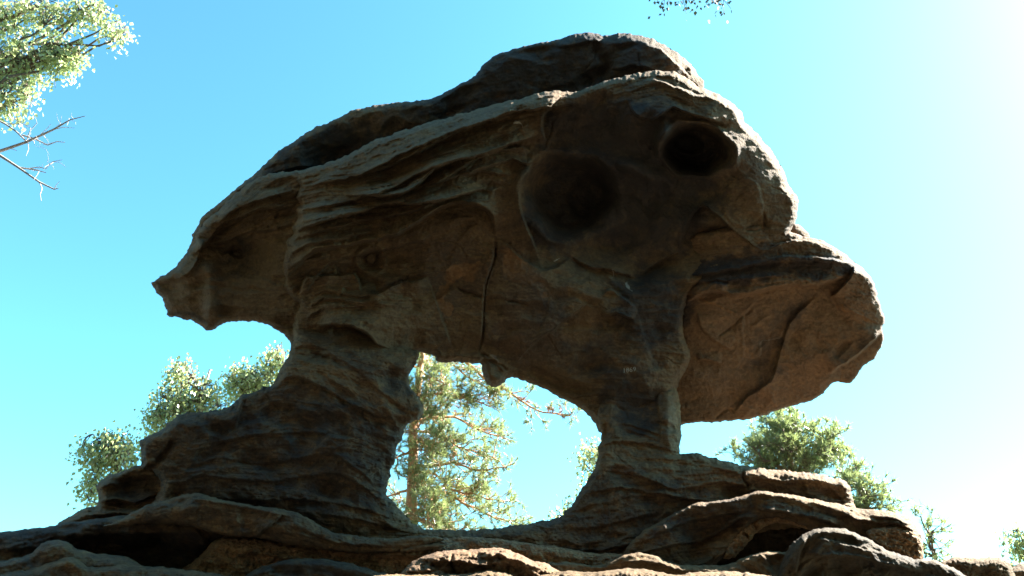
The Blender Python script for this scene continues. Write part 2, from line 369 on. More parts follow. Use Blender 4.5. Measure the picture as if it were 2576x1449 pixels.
relief('dome', [(470, 640), (487, 605), (483, 590), (497, 570), (510, 545), (548, 513), (600, 470), (640, 440), (668, 412), (690, 388), (730, 362), (760, 340), (800, 318), (845, 300), (880, 280), (925, 268), (1000, 257), (1040, 254), (1080, 250), (1120, 232), (1170, 205), (1195, 190), (1215, 165), (1240, 142), (1290, 125), (1340, 112), (1400, 100), (1440, 88), (1470, 82), (1500, 84), (1520, 91), (1550, 85), (1580, 84), (1640, 97), (1690, 125), (1730, 155), (1755, 185), (1768, 200), (1770, 217), (1760, 300), (1600, 380), (1300, 420), (1000, 520), (800, 640), (600, 700)],
       8.45, T=32, R=16, Tb=260, Rb=160, tilt=(.02, -.42), c0=(1200, 300), parent=arch, seed=11, boost=1.0, strata=5, calm=[(1400, 190, 330, 110, -5, .8), (900, 370, 200, 60, -25, .8)], fold=12,
       rpts=[(1640, 97, 30), (1755, 185, 44), (1700, 130, 44), (1470, 82, 20), (1300, 120, 9), (1200, 185, 9), (1000, 257, 14), (850, 300, 9), (700, 380, 9), (560, 500, 9)],
       forms=[('g', 1500, 140, 150, 50, 8, 12), ('g', 1660, 140, 80, 45, 35, 22), ('g', 1270, 170, 90, 35, -20, 8), ('bowl', 1475, 205, 24, 18, 0, 12),
              ('g', 880, 390, 90, 40, -25, -40), ('g', 1000, 300, 70, 30, -20, 8), ('g', 760, 380, 60, 25, -35, 8)],
       strokes=[('lip', [(1400, 118), (1460, 108), (1520, 96)], 14, dict(wa=14)), ('crack', [(1490, 100), (1505, 130), (1530, 170), (1500, 190)], 12, dict(w=14)),
                ('lip', [(1530, 175), (1600, 165), (1660, 178), (1720, 200)], 18, dict(wa=40)),
                ('top', [(1610, 105), (1660, 125), (1700, 160), (1735, 195)], 16, dict(wa=30)), ('lip', [(560, 500), (640, 455), (740, 420), (800, 415)], 20, {})],
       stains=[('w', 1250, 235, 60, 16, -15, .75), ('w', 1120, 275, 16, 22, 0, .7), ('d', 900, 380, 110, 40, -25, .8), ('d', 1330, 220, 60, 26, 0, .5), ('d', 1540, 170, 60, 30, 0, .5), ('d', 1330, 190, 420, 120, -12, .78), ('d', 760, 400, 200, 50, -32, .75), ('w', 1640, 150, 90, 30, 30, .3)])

relief('snout', [(383, 712), (400, 700), (440, 674), (455, 655), (487, 612), (500, 575), (548, 530), (640, 450), (740, 430), (840, 440), (860, 600), (840, 760), (800, 860), (735, 870), (728, 858), (713, 843), (695, 828), (665, 815), (620, 808), (580, 810), (560, 815), (540, 825), (520, 832), (505, 818), (480, 808), (455, 801), (425, 795), (418, 780), (410, 750), (395, 735)],
       8.15, T=40, R=14, Tb=200, tilt=(.16, -.30), c0=(600, 640), parent=arch, rim=3.0, seed=21, strata=5, calm=[(560, 700, 200, 130, 0, .9)], fold=12,
       rpts=[(383, 712, 18), (450, 800, 20), (600, 810, 20), (700, 830, 20), (480, 600, 8), (560, 510, 8), (650, 450, 8)],
       forms=[('g', 600, 640, 75, 60, 10, -40), ('g', 490, 700, 60, 50, 0, 14), ('g', 660, 500, 90, 40, -30, 8), ('g', 530, 780, 18, 30, 0, 14), ('bowl', 600, 632, 26, 18, 10, 14)],
       strokes=[('lip', [(545, 560), (600, 520), (660, 500), (740, 480)], 14, dict(wa=20)), ('lip', [(560, 610), (620, 585), (690, 575), (740, 560)], 10, dict(wa=24)), ('lip', [(487, 640), (520, 610), (560, 560), (600, 545), (660, 525), (735, 520)], 22, dict(wa=40)),
                ('lip', [(440, 700), (480, 680), (500, 640), (512, 600)], 12, dict(wa=20)), ('ridge', [(525, 650), (530, 720), (528, 800)], 12, dict(w=16)), ('crack', [(672, 568), (680, 574)], 6, dict(w=3))],
       stains=[('d', 600, 650, 80, 70, 0, .45), ('d', 470, 795, 60, 16, 10, .6), ('w', 700, 830, 30, 14, 20, .5)])

relief('overhang', [(1560, 640), (1700, 600), (1900, 560), (1983, 580), (2000, 588), (2035, 597), (2070, 607), (2110, 628), (2135, 648), (2156, 663), (2180, 685), (2200, 715), (2208, 750), (2222, 790), (2224, 805), (2218, 830), (2223, 860), (2210, 885), (2200, 900), (2170, 925), (2150, 955), (2137, 965), (2110, 960), (2095, 965), (2070, 990), (2040, 1008), (2000, 1020), (1950, 1035), (1900, 1052), (1850, 1058), (1800, 1063), (1760, 1062), (1700, 1069), (1640, 1040), (1580, 900)],
       8.42, T=40, R=18, Tb=240, Rb=140, tilt=(.0, -.52), c0=(1850, 850), boost=.8, joints=.25, parent=arch, seed=31, strata=5, calm=[(1930, 890, 340, 180, -8, .95)], fold=3.5, mat='brownrock', step=2.1,
       rpts=[(2060, 607, 40), (2140, 650, 30), (2205, 740, 3), (2220, 800, 2.5), (2222, 850, 2.5), (2200, 900, 3), (2160, 940, 3), (2000, 1020, 6), (1800, 1063, 6), (2100, 960, 4), (2185, 690, 4), (1990, 580, 30)],
       forms=[('base', 1590, 740, 110, 130, 0, -90), ('base', 1640, 640, 130, 70, -10, -110), ('g', 1900, 690, 240, 34, -3, 24), ('g', 1990, 640, 120, 24, 5, 10), ('g', 1790, 790, 60, 60, 0, 14), ('g', 2080, 890, 90, 70, -30, 16), ('g', 1950, 870, 36, 150, 42, -16),
              ('g', 1770, 960, 60, 40, 0, 14), ('bowl', 2120, 880, 40, 16, -30, 12), ('g', 1900, 980, 90, 50, -20, 12), ('g', 2160, 770, 50, 90, -20, 12)],
       strokes=[('lip', [(1720, 760), (1786, 727), (1851, 740), (1888, 734), (1949, 717), (2055, 713), (2100, 700), (2140, 690)], 44, dict(wa=34, wb=7, wu=40)),
                ('lip', [(1640, 700), (1760, 690), (1860, 672), (1960, 655), (2050, 655), (2150, 664)], 18, dict(wa=16)), ('top', [(1925, 655), (1980, 645), (2040, 647), (2100, 655), (2150, 664)], 20, dict(wa=14)),
                ('top', [(1930, 630), (1990, 607), (2060, 612), (2120, 640)], 16, dict(wa=12)), ('lip', [(1640, 720), (1760, 708), (1880, 700), (2000, 690)], 10, dict(wa=10)),
                ('top', [(1780, 722), (1800, 714), (1836, 716)], 18, dict(wa=12, taper=.3)),
                ('lip', [(2154, 668), (2141, 697), (2109, 734), (2088, 748)], 26, dict(keep=1, wa=60)),
                ('ridge', [(1890, 905), (1930, 860), (1975, 815)], 6, dict(w=5)), ('ridge', [(1885, 830), (1935, 790)], 5, dict(w=5)),
                ('crack', [(1800, 850), (1840, 820), (1870, 795), (1897, 775)], 6, dict(w=3)), ('lip', [(1755, 780), (1765, 820), (1790, 850), (1845, 882)], 9, dict(wa=25)),
                ('lip', [(1750, 900), (1780, 905), (1815, 913)], 16, dict(wa=12)), ('ridge', [(1765, 748), (1810, 768), (1860, 795)], 3.5, dict(w=3)), ('ridge', [(2084, 750), (2150, 785), (2223, 819)], 3.5, dict(w=3)),
                ('lip', [(1845, 960), (1850, 930), (1870, 890), (1868, 800), (1915, 745), (2040, 720)], 4, dict(keep=1, wa=20, wu=60)),
                ('lip', [(2060, 740), (1990, 810), (1960, 900), (1940, 960), (1880, 1000), (1840, 1050)], 12, dict(keep=1, wa=30, wu=40)), ('crack', [(1795, 1055), (1830, 1030), (1850, 1040)], 6, dict(w=3)),
                ('lip', [(2080, 940), (2130, 910), (2170, 880), (2220, 830)], 30, dict(wa=34, wu=50))],
       stains=[('w', 1830, 780, 90, 45, 15, .55), ('w', 2000, 960, 140, 50, -25, .5), ('w', 2150, 740, 50, 60, 0, .35), ('d', 1800, 685, 230, 40, -4, .9), ('d', 2060, 675, 110, 30, 0, .85), ('d', 1680, 780, 80, 80, 0, .8), ('d', 1930, 640, 90, 30, 5, .6), ('d', 1955, 835, 42, 150, 40, .55), ('d', 1920, 960, 24, 80, 35, .4), ('d', 2180, 860, 45, 20, -30, .4), ('p', 1940, 850, 5, 60, 45, .35), ('w', 1800, 765, 60, 4, 24, .9), ('w', 2160, 790, 80, 4, 26, .9)])  # diagonal dark shapes on the underside: stain mixed with painted shadow
relief('perched_stone', [(1985, 580), (1998, 562), (2010, 565), (2025, 578), (2037, 594), (2030, 612), (1990, 605)], 8.6, T=20, R=16, Tb=40, Rb=18, parent=arch, seed=35, strata=1, fold=2, mat='brownrock')

relief('brow', [(742, 432), (758, 429), (845, 403), (943, 354), (1041, 320), (1100, 302), (1189, 278), (1260, 258), (1320, 245), (1369, 229), (1410, 228), (1451, 232), (1516, 206), (1582, 189), (1625, 180), (1663, 178), (1699, 181), (1740, 205), (1770, 221), (1800, 235), (1840, 258), (1868, 285), (1875, 310), (1890, 322), (1915, 350), (1945, 385), (1960, 415), (1975, 440), (1985, 470), (2003, 490), (2007, 520), (2004, 550), (1992, 575), (1983, 602), (1960, 602), (1900, 640), (1860, 662), (1800, 688), (1748, 718), (1724, 760), (1718, 805), (1722, 850), (1737, 900), (1715, 948), (1700, 985), (1706, 1035), (1690, 1085), (1610, 1108), (1545, 1104), (1513, 1092), (1498, 1064), (1480, 1046), (1450, 1020), (1410, 1000), (1370, 978), (1340, 968), (1300, 950), (1280, 952), (1262, 968), (1245, 974), (1222, 962), (1215, 940), (1210, 918), (1180, 913), (1150, 910), (1120, 912), (1100, 908), (1094, 896), (1070, 888), (1045, 890), (1000, 960), (900, 960), (800, 940), (745, 880), (735, 845), (742, 800), (752, 765), (730, 748), (716, 722), (718, 700), (710, 684), (714, 650), (724, 622), (721, 604), (738, 588), (734, 572), (748, 548), (744, 528), (752, 514), (740, 498), (750, 470), (738, 455)],
       7.82, T=42, R=30, Tb=230, Rb=170, tilt=(0, -.30), c0=(1300, 600), parent=arch, seed=41, rim=2.6, strata=8.5, fold=8, step=2.1,
       calm=[(1570, 480, 330, 250, 10, .92), (1330, 800, 260, 200, 10, .9), (1150, 740, 110, 160, 0, .6), (1850, 420, 150, 220, -25, .8), (930, 650, 190, 55, -8, .5), (1020, 830, 120, 70, 0, .7), (1600, 850, 200, 220, 0, .5)],
       rpts=[(715, 680, 8), (742, 500, 7), (725, 600, 7), (745, 450, 7), (850, 400, 9), (1000, 335, 5), (1150, 288, 5), (1300, 250, 5), (1380, 229, 5), (1450, 230, 5), (1560, 195, 7), (1680, 180, 14), (1770, 225, 22), (1850, 270, 22), (1890, 320, 18), (1930, 370, 22), (1970, 430, 24), (1995, 480, 22), (2000, 560, 20), (1250, 950, 24), (1450, 1020, 24), (1350, 970, 20), (1150, 912, 16), (1060, 890, 20), (1700, 690, 8), (1850, 655, 8), (1640, 740, 10), (1735, 900, 14), (1690, 990, 30), (1600, 1100, 24), (1530, 1100, 20), (1700, 1040, 20)],
       forms=[('base', 735, 465, 75, 95, 0, -40), ('g', 1535, 480, 190, 150, 12, -50), ('socket', 1432, 492, 122, 108, 10, 58), ('socket', 1480, 500, 64, 56, 0, 18), ('socket', 1752, 374, 92, 64, 8, 80), ('socket', 1728, 362, 38, 27, 10, 24), ('g', 1700, 400, 90, 70, 15, -16), ('g', 1600, 440, 70, 42, 22, 26),
              ('disk', 1868, 511, 52, 62, 0, 3), ('g', 1650, 268, 40, 24, -15, 16), ('g', 1664, 345, 15, 42, 8, 30), ('g', 1580, 420, 110, 20, 18, 22),
              ('ring', 1500, 520, 165, 130, 10, 4, .10), ('ring', 1500, 520, 205, 150, 5, 4, .08), ('ring', 1740, 362, 62, 42, 5, -7, .1),
              ('g', 1470, 300, 120, 70, 0, -26), ('g', 1080, 450, 260, 130, -25, 30), ('g', 800, 560, 90, 130, 0, 30), ('g', 930, 660, 130, 45, -10, -26),
              ('g', 1170, 720, 80, 110, 0, -8), ('g', 940, 800, 130, 60, 5, 34), ('bowl', 933, 655, 30, 30, 0, 12), ('ring', 933, 655, 38, 36, 0, 6, .16), ('disk', 933, 655, 10, 12, 0, 8),
              ('g', 1360, 800, 110, 110, 0, 14), ('g', 1500, 730, 110, 50, 15, 16), ('g', 1800, 610, 60, 30, 10, -40), ('g', 1640, 680, 70, 30, -20, -24), ('g', 1240, 950, 36, 30, 0, 22), ('g', 1400, 960, 90, 20, 28, -20),
              ('g', 1600, 1000, 105, 130, 0, 30), ('g', 1870, 420, 60, 120, -25, 22), ('g', 1800, 270, 110, 40, 28, 16), ('g', 1610, 300, 230, 80, 12, 42), ('g', 1540, 640, 210, 60, 0, -36)],
       strokes=[('lip', L1, 34, dict(wa=40)), ('lip', [(760, 470), (830, 456), (900, 442), (980, 400), (1100, 345), (1200, 308), (1290, 290)], 15, dict(wa=22)), ('lip', [(750, 530), (830, 515), (900, 500), (990, 470), (1060, 430), (1130, 405)], 17, dict(wa=24)), ('lip', [(735, 602), (800, 582), (880, 562), (960, 545), (1040, 530), (1120, 500), (1200, 480)], 17, dict(wa=22)), ('lip', [(722, 642), (780, 612), (850, 600), (930, 580)], 13, dict(wa=18)), ('lip', [(1080, 470), (1150, 440), (1220, 430), (1280, 440)], 14, dict(wa=20)), ('lip', [(760, 740), (830, 660), (900, 640), (1000, 620), (1100, 590)], 12, dict(wa=30)), ('lip', L2, 40, dict(wa=42)), ('lip', L2b, 12, dict(wa=18)), ('lip', L3, 38, dict(wa=42)), ('lip', L4, 46, dict(wa=46, wb=6, wu=50)),
                ('lip', [(1340, 400), (1325, 412), (1290, 400), (1240, 415), (1200, 425), (1150, 448)], 16, dict(wa=22)), ('top', [(1200, 395), (1250, 378), (1304, 370), (1335, 385)], 14, dict(wa=20)),
                ('lip', [(1370, 355), (1362, 320), (1365, 290), (1385, 268)], 26, dict(keep=1, wa=60, t1=1)),        # wedge block's edge
                ('lip', [(1352, 640), (1336, 600), (1318, 560), (1304, 505), (1310, 462), (1330, 430), (1341, 396)], 24, dict(keep=1, wa=40)),
                ('top', [(757, 745), (765, 715), (776, 698), (830, 695), (889, 691), (900, 706), (906, 735)], 22, dict(wa=26)), ('top', [(925, 748), (960, 735), (1000, 716), (1040, 708), (1076, 704)], 24, dict(wa=30)),
                ('lip', [(1136, 880), (1116, 820), (1095, 760), (1076, 703)], 8, dict(keep=1, wa=90)),
                ('lip', L6, 46, dict(wa=40, wb=5, wu=40)), ('lip', [(783, 743), (822, 729), (898, 744), (955, 739)], 8, dict(wa=10)), ('lip', [(776, 774), (814, 748), (898, 759), (974, 751)], 9, dict(wa=12)), ('lip', [(770, 798), (803, 778), (860, 771), (928, 766)], 9, dict(wa=14)),
                ('crack', [(1247, 596), (1245, 640), (1237, 674), (1222, 720), (1217, 797), (1213, 850), (1203, 890)], 15, dict(w=2.2)), ('lip', [(1205, 885), (1217, 797), (1222, 720), (1237, 674), (1247, 596)], 9, dict(keep=1, wa=60)),
                ('crack', [(1146, 722), (1170, 735), (1190, 738), (1217, 752)], 8, dict(w=3)), ('crack', [(1272, 760), (1300, 758), (1330, 768)], 7, dict(w=3)),
                ('top', [(1249, 597), (1300, 640), (1360, 683), (1400, 672), (1440, 650)], 12, dict(wa=40)), ('lip', [(1437, 646), (1480, 668), (1540, 680), (1600, 698)], 12, dict(wa=30)),
                ('lip', [(1605, 690), (1655, 660), (1707, 630)], 10, dict(wa=20)), ('lip', [(1707, 630), (1735, 545), (1770, 515), (1810, 545), (1860, 590), (1915, 632)], 16, dict(keep=1, wa=24)),
                ('top', [(1611, 203), (1647, 202), (1696, 219), (1745, 239), (1815, 254), (1860, 285)], 16, dict(wa=30)), ('lip', [(1580, 250), (1600, 285), (1640, 300), (1690, 270), (1740, 285), (1830, 312)], 18, dict(wa=30)),
                ('crack', [(1920, 530), (1925, 560), (1918, 600)], 7, dict(w=3)), ('lip', [(1300, 905), (1345, 860), (1400, 820), (1480, 760)], 8, dict(wa=20)),
                ('lip', [(1215, 900), (1240, 905), (1270, 935)], 10, dict(wa=14)), ('crack', [(1205, 888), (1230, 900), (1280, 935)], 10, dict(w=4)),
                ('lip', [(1515, 795), (1550, 786), (1597, 800)], 22, dict(wa=20)), ('top', [(1515, 745), (1535, 730), (1560, 745), (1597, 775)], 14, dict(wa=20)),
                ('lip', [(1240, 470), (1235, 500), (1210, 505)], 8, dict(wa=14)), ('crack', [(745, 430), (748, 470), (738, 500)], 5, dict(w=3)),
                ('lip', [(715, 700), (760, 660), (830, 640)], 10, dict(wa=20))],
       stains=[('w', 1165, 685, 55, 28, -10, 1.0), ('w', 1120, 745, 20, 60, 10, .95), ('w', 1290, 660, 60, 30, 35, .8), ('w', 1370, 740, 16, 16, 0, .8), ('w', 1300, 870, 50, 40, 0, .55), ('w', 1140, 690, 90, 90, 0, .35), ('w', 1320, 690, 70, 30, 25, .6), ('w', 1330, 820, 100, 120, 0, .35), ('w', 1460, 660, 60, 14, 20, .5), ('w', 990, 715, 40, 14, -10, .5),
               ('w', 1600, 450, 90, 25, 20, .35), ('w', 1800, 600, 60, 30, 15, .65), ('w', 1880, 420, 40, 60, 0, .3), ('w', 1650, 270, 50, 25, 0, .4), ('d', 1460, 510, 140, 100, 0, .75), ('d', 1770, 380, 100, 70, 0, .6), ('d', 1590, 440, 270, 240, 14, .85), ('d', 1470, 330, 130, 90, 0, .8), ('d', 1400, 540, 100, 110, 0, .85), ('d', 1640, 770, 110, 130, 0, .75), ('d', 1560, 900, 130, 110, 0, .55), ('d', 1590, 1010, 110, 80, 0, .7),  # dark marks over recess and sockets: patina plus painted shade
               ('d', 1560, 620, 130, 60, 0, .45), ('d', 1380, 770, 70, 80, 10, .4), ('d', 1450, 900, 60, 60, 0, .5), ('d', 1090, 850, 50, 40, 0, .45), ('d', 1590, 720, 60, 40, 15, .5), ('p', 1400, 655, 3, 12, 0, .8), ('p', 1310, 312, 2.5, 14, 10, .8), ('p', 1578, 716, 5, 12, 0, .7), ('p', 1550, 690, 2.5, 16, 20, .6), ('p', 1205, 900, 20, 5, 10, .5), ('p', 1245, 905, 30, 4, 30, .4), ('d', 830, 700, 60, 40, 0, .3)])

relief('pillar', [(1503, 1030), (1515, 985), (1545, 930), (1580, 890), (1630, 862), (1690, 858), (1722, 872), (1737, 900), (1722, 935), (1702, 962), (1708, 1000), (1713, 1044), (1714, 1090), (1709, 1140), (1740, 1139), (1800, 1152), (1850, 1165), (1900, 1178), (1960, 1182), (2020, 1186), (2080, 1196), (2120, 1208), (2140, 1225), (2146, 1250), (2152, 1276), (2160, 1300), (2050, 1325), (1900, 1340), (1760, 1400), (1600, 1440), (1400, 1450), (1000, 1440), (860, 1420), (900, 1370), (1000, 1325), (1062, 1331), (1100, 1332), (1180, 1333), (1230, 1330), (1300, 1322), (1370, 1310), (1410, 1298), (1435, 1275), (1450, 1250), (1470, 1220), (1490, 1185), (1503, 1150), (1506, 1120), (1511, 1105), (1513, 1085), (1507, 1062)],
       7.8, T=60, R=50, Tb=220, Rb=120, tilt=(0, .02), c0=(1600, 1150), parent=arch, rim=3.4, seed=51, strata=3.8, fold=11, boost=.8, calm=[(1610, 970, 140, 140, 0, .75)], step=2.1,
       rpts=[(1712, 1044, 40), (1500, 1100, 40), (1740, 1139, 12), (1900, 1178, 13), (2000, 1186, 14), (2120, 1208, 18), (1300, 1322, 30), (1150, 1333, 24), (1560, 790, 60), (1720, 870, 30), (1420, 1290, 40)],
       forms=[('base', 1610, 800, 210, 290, 0, -190), ('g', 1590, 1070, 60, 90, 0, -22), ('g', 1560, 860, 60, 60, 0, 24), ('g', 1640, 1230, 150, 60, 0, 26), ('g', 1950, 1200, 160, 26, 5, 10), ('g', 1400, 1360, 200, 40, 0, 12), ('g', 1680, 1060, 14, 70, 0, 12), ('bowl', 1540, 985, 50, 24, 0, 12), ('bowl', 1660, 900, 40, 20, 15, 14)],
       strokes=[('lip', [(1505, 1120), (1560, 1108), (1610, 1112), (1650, 1120), (1705, 1135)], 14, dict(wa=22)), ('lip', [(1560, 1060), (1620, 1080), (1670, 1095)], 9, dict(wa=14)), ('lip', [(1570, 1075), (1630, 1098), (1660, 1108)], 8, dict(wa=10)),
                ('lip', [(1500, 1180), (1560, 1185), (1640, 1205), (1700, 1230), (1820, 1210), (1900, 1225)], 12, dict(wa=24)), ('lip', [(1480, 1240), (1560, 1225), (1650, 1240), (1742, 1256), (1830, 1262)], 16, dict(wa=26)),
                ('crack', [(1872, 1180), (1868, 1200), (1882, 1222), (1884, 1236)], 16, dict(w=3.5)), ('lip', [(1884, 1206), (1905, 1200), (1930, 1206), (2000, 1209), (2060, 1210), (2110, 1225)], 14, dict(wa=14)), ('lip', [(2060, 1210), (2100, 1235), (2130, 1268)], 10, dict(wa=14)),
                ('lip', [(1700, 1160), (1780, 1172), (1840, 1185), (1870, 1192)], 8, dict(wa=12)), ('lip', [(1430, 1330), (1500, 1325), (1600, 1300), (1650, 1290)], 8, dict(wa=30)),
                ('lip', [(1240, 1365), (1330, 1372), (1420, 1378), (1500, 1384), (1580, 1370), (1650, 1352)], 16, dict(wa=24)), ('lip', [(1662, 920), (1668, 960), (1655, 1010), (1664, 1060), (1662, 1120)], 12, dict(keep=1, wa=40)),
                ('crack', [(1735, 905), (1722, 930), (1700, 955)], 9, dict(w=3)), ('lip', [(1060, 1345), (1130, 1352), (1200, 1355)], 8, dict(wa=14))],
       stains=[('d', 1600, 1060, 60, 60, 0, .7), ('d', 1580, 960, 110, 90, 0, .68), ('d', 1560, 1300, 300, 130, 0, .5), ('d', 1900, 1260, 200, 20, 5, .5), ('p', 1685, 1060, 12, 80, -4, .28), ('w', 1580, 1180, 50, 14, 0, .6), ('w', 1980, 1235, 100, 22, 5, .55), ('w', 1640, 1010, 20, 14, 0, .6), ('w', 1550, 850, 30, 20, 30, .55), ('w', 2080, 1250, 60, 18, 15, .5), ('d', 1700, 1210, 80, 10, 5, .5), ('d', 1500, 1400, 150, 25, 0, .5), ('d', 1260, 1340, 150, 8, 0, .5)])  # the long pale strip paints the lit side face of the pillar

relief('leg', [(745, 800), (770, 790), (860, 790), (950, 840), (1000, 870), (1050, 885), (1050, 905), (1036, 930), (1028, 952), (1031, 975), (1046, 990), (1056, 1004), (1066, 1030), (1058, 1050), (1030, 1063), (1018, 1076), (1009, 1108), (1000, 1120), (991, 1160), (985, 1185), (978, 1212), (972, 1240), (985, 1260), (1015, 1290), (1040, 1315), (1070, 1340), (1080, 1400), (900, 1400), (600, 1340), (420, 1320), (340, 1320), (395, 1250), (403, 1210), (385, 1188), (360, 1178), (357, 1165), (354, 1140), (352, 1112), (370, 1100), (410, 1075), (440, 1050), (460, 1040), (520, 1035), (560, 1028), (585, 1018), (610, 995), (640, 985), (685, 965), (697, 945), (712, 918), (727, 890), (736, 862)],
       7.72, T=60, R=50, Tb=230, Rb=130, tilt=(0, -.03), c0=(720, 1100), parent=arch, rim=3.8, seed=61, strata=3.6, fold=13, boost=.62, step=2.1,
       rpts=[(1060, 1030, 16), (1000, 1120, 50), (980, 1220, 60), (1030, 1300, 50), (700, 940, 40), (500, 1037, 24), (354, 1130, 24), (640, 985, 30)],
       forms=[('base', 880, 760, 260, 120, 0, -135), ('g', 680, 1020, 90, 50, -10, -30), ('g', 1000, 1010, 50, 50, 0, 20), ('g', 860, 900, 90, 50, 20, 18), ('g', 850, 1100, 70, 60, 20, 34), ('g', 880, 1180, 50, 60, 0, 26), ('g', 950, 1170, 30, 80, 10, -26), ('g', 540, 1180, 80, 60, 0, 20), ('g', 700, 1230, 140, 40, 0, 14), ('g', 460, 1090, 70, 30, -10, 16), ('g', 820, 1290, 160, 30, 12, 20)],
       strokes=[('lip', [(700, 960), (740, 945), (800, 965), (860, 1000), (930, 1035), (1000, 1060)], 20, dict(wa=34)), ('top', [(612, 1000), (600, 1040), (590, 1080)], 20, dict(keep=1, wa=60)),
                ('lip', [(450, 1160), (500, 1130), (560, 1110), (620, 1095), (700, 1090), (780, 1085), (870, 1090)], 16, dict(wa=30)), ('lip', [(780, 915), (830, 890), (900, 930), (960, 985), (1010, 1020)], 10, dict(wa=26)),
                ('crack', [(440, 1106), (420, 1135), (395, 1165), (370, 1184)], 34, dict(w=8)), ('lip', [(480, 1170), (560, 1150), (660, 1165), (760, 1150), (840, 1140), (900, 1180), (960, 1230)], 12, dict(wa=26)),
                ('lip', [(440, 1225), (500, 1195), (560, 1200), (660, 1210), (780, 1195), (850, 1190), (930, 1235), (990, 1290)], 13, dict(wa=26)), ('lip', [(500, 1250), (620, 1258), (760, 1255), (900, 1275), (1000, 1310)], 13, dict(wa=26)),
                ('lip', [(460, 1075), (520, 1068), (580, 1055)], 8, dict(wa=16)), ('lip', [(800, 1290), (880, 1300), (960, 1320), (1050, 1345)], 14, dict(wa=22)),
                ('crack', [(880, 1230), (920, 1205), (1000, 1190)], 4, dict(w=3)), ('lip', [(770, 850), (800, 880), (760, 920)], 8, dict(wa=20))],
       stains=[('w', 920, 930, 60, 24, 25, .5), ('w', 800, 870, 40, 20, -30, .35), ('w', 820, 1230, 60, 16, -10, .45), ('w', 380, 1120, 30, 30, 0, .35), ('d', 740, 1160, 440, 220, 0, .66), ('d', 900, 900, 120, 60, 20, .4), ('d', 720, 1020, 100, 50, -10, .6), ('d', 1000, 960, 50, 60, 0, .55), ('d', 700, 1130, 150, 14, 0, .3), ('d', 380, 1170, 40, 14, -40, .5)])

# ------------------------------------------------------------------ beds and blocks below the arch
def rock(name, label, cat, *a, **k):
    o = relief(name, *a, **k); return tag(o, label, cat)
rock('boulder', 'cracked dark block lodged below the prow of the arch', 'boulder',
     [(140, 1322), (175, 1300), (200, 1285), (222, 1277), (245, 1270), (245, 1245), (244, 1220), (265, 1200), (290, 1190), (320, 1182), (345, 1170), (390, 1180), (430, 1220), (430, 1300), (380, 1370), (200, 1400), (130, 1380)],
     8.1, T=60, R=40, Tb=120, seed=71, strata=6, fold=10, rpts=[(250, 1220, 20), (320, 1182, 18), (180, 1297, 40)],
     forms=[('g', 340, 1230, 60, 40, -30, -40)], strokes=[('lip', [(245, 1262), (290, 1255), (340, 1262), (400, 1240)], 20, dict(wa=24)), ('lip', [(250, 1225), (280, 1218), (300, 1225)], 8, dict(wa=10)), ('lip', [(200, 1300), (300, 1290), (400, 1300)], 12, dict(wa=14))],
     stains=[('d', 350, 1230, 60, 40, 0, .6)])
rock('rock_bed', 'long dark bed of rock running down from the cracked block', 'rock',
     [(-420, 1345), (-300, 1350), (-150, 1342), (0, 1338), (50, 1333), (100, 1328), (140, 1321), (220, 1308), (320, 1296), (470, 1296), (620, 1325), (800, 1370), (1000, 1420), (1050, 1600), (1000, 2450), (-420, 2450)],
     7.6, T=60, R=40, Tb=160, tilt=(0, -.05), c0=(300, 1400), seed=73, strata=9, fold=16, step=3.4, forms=[('g', 330, 1390, 190, 40, 5, -90), ('g', 560, 1400, 60, 70, 30, -30)],
     strokes=[('lip', [(0, 1385), (100, 1372), (220, 1350), (330, 1340), (470, 1345)], 14, dict(wa=24)), ('lip', [(430, 1350), (440, 1380), (480, 1420)], 5, {})], stains=[('w', 560, 1400, 60, 60, 40, .5), ('d', 300, 1380, 500, 90, 5, .7)])
rock('rock_ledge', 'smooth pale topped ledge wrapping the foot of the massive leg', 'rock ledge',
     [(255, 1325), (290, 1313), (330, 1292), (365, 1272), (429, 1254), (485, 1241), (520, 1246), (558, 1257), (610, 1266), (665, 1275), (710, 1281), (751, 1291), (790, 1312), (828, 1335), (865, 1343), (901, 1348), (986, 1356), (1064, 1345), (1120, 1356), (1040, 1384), (960, 1392), (901, 1393), (815, 1383), (729, 1370), (643, 1353), (590, 1350), (536, 1341), (472, 1324), (386, 1316), (320, 1324)],
     7.05, T=24, R=8, Tb=130, Rb=60, tilt=(0, -.12), c0=(650, 1310), seed=75, strata=4, fold=8, forms=[('g', 480, 1280, 90, 24, -10, 18), ('g', 700, 1320, 80, 22, 15, 14)],
     strokes=[('lip', [(640, 1352), (680, 1320), (710, 1290)], 12, dict(wa=30)), ('lip', [(800, 1350), (860, 1365), (950, 1372)], 10, dict(wa=16)), ('lip', [(470, 1250), (560, 1265), (660, 1283), (740, 1300)], 6, dict(wa=10))], stains=[('w', 380, 1300, 60, 14, -10, .35), ('d', 640, 1310, 420, 60, 8, .5), ('d', 640, 1335, 100, 12, 10, .6)])
rock('rubble_bed', 'crumbly orange brown conglomerate bed beneath the arch opening', 'rock',
     [(420, 1480), (500, 1400), (560, 1350), (700, 1362), (860, 1385), (960, 1378), (1060, 1358), (1180, 1350), (1300, 1362), (1420, 1378), (1500, 1392), (1620, 1400), (1700, 1500), (1700, 2450), (420, 2450)],
     7.3, T=30, R=24, Tb=120, seed=77, strata=7, fold=10, rough=1.8, mat='conglomerate', step=3.2,
     strokes=[('lip', [(930, 1400), (1000, 1395), (1080, 1400), (1180, 1388)], 16, dict(wa=14)), ('lip', [(600, 1380), (700, 1400), (820, 1420)], 12, dict(wa=14))], stains=[('d', 700, 1400, 150, 40, 0, .4), ('d', 1110, 1400, 60, 20, 0, .5)])
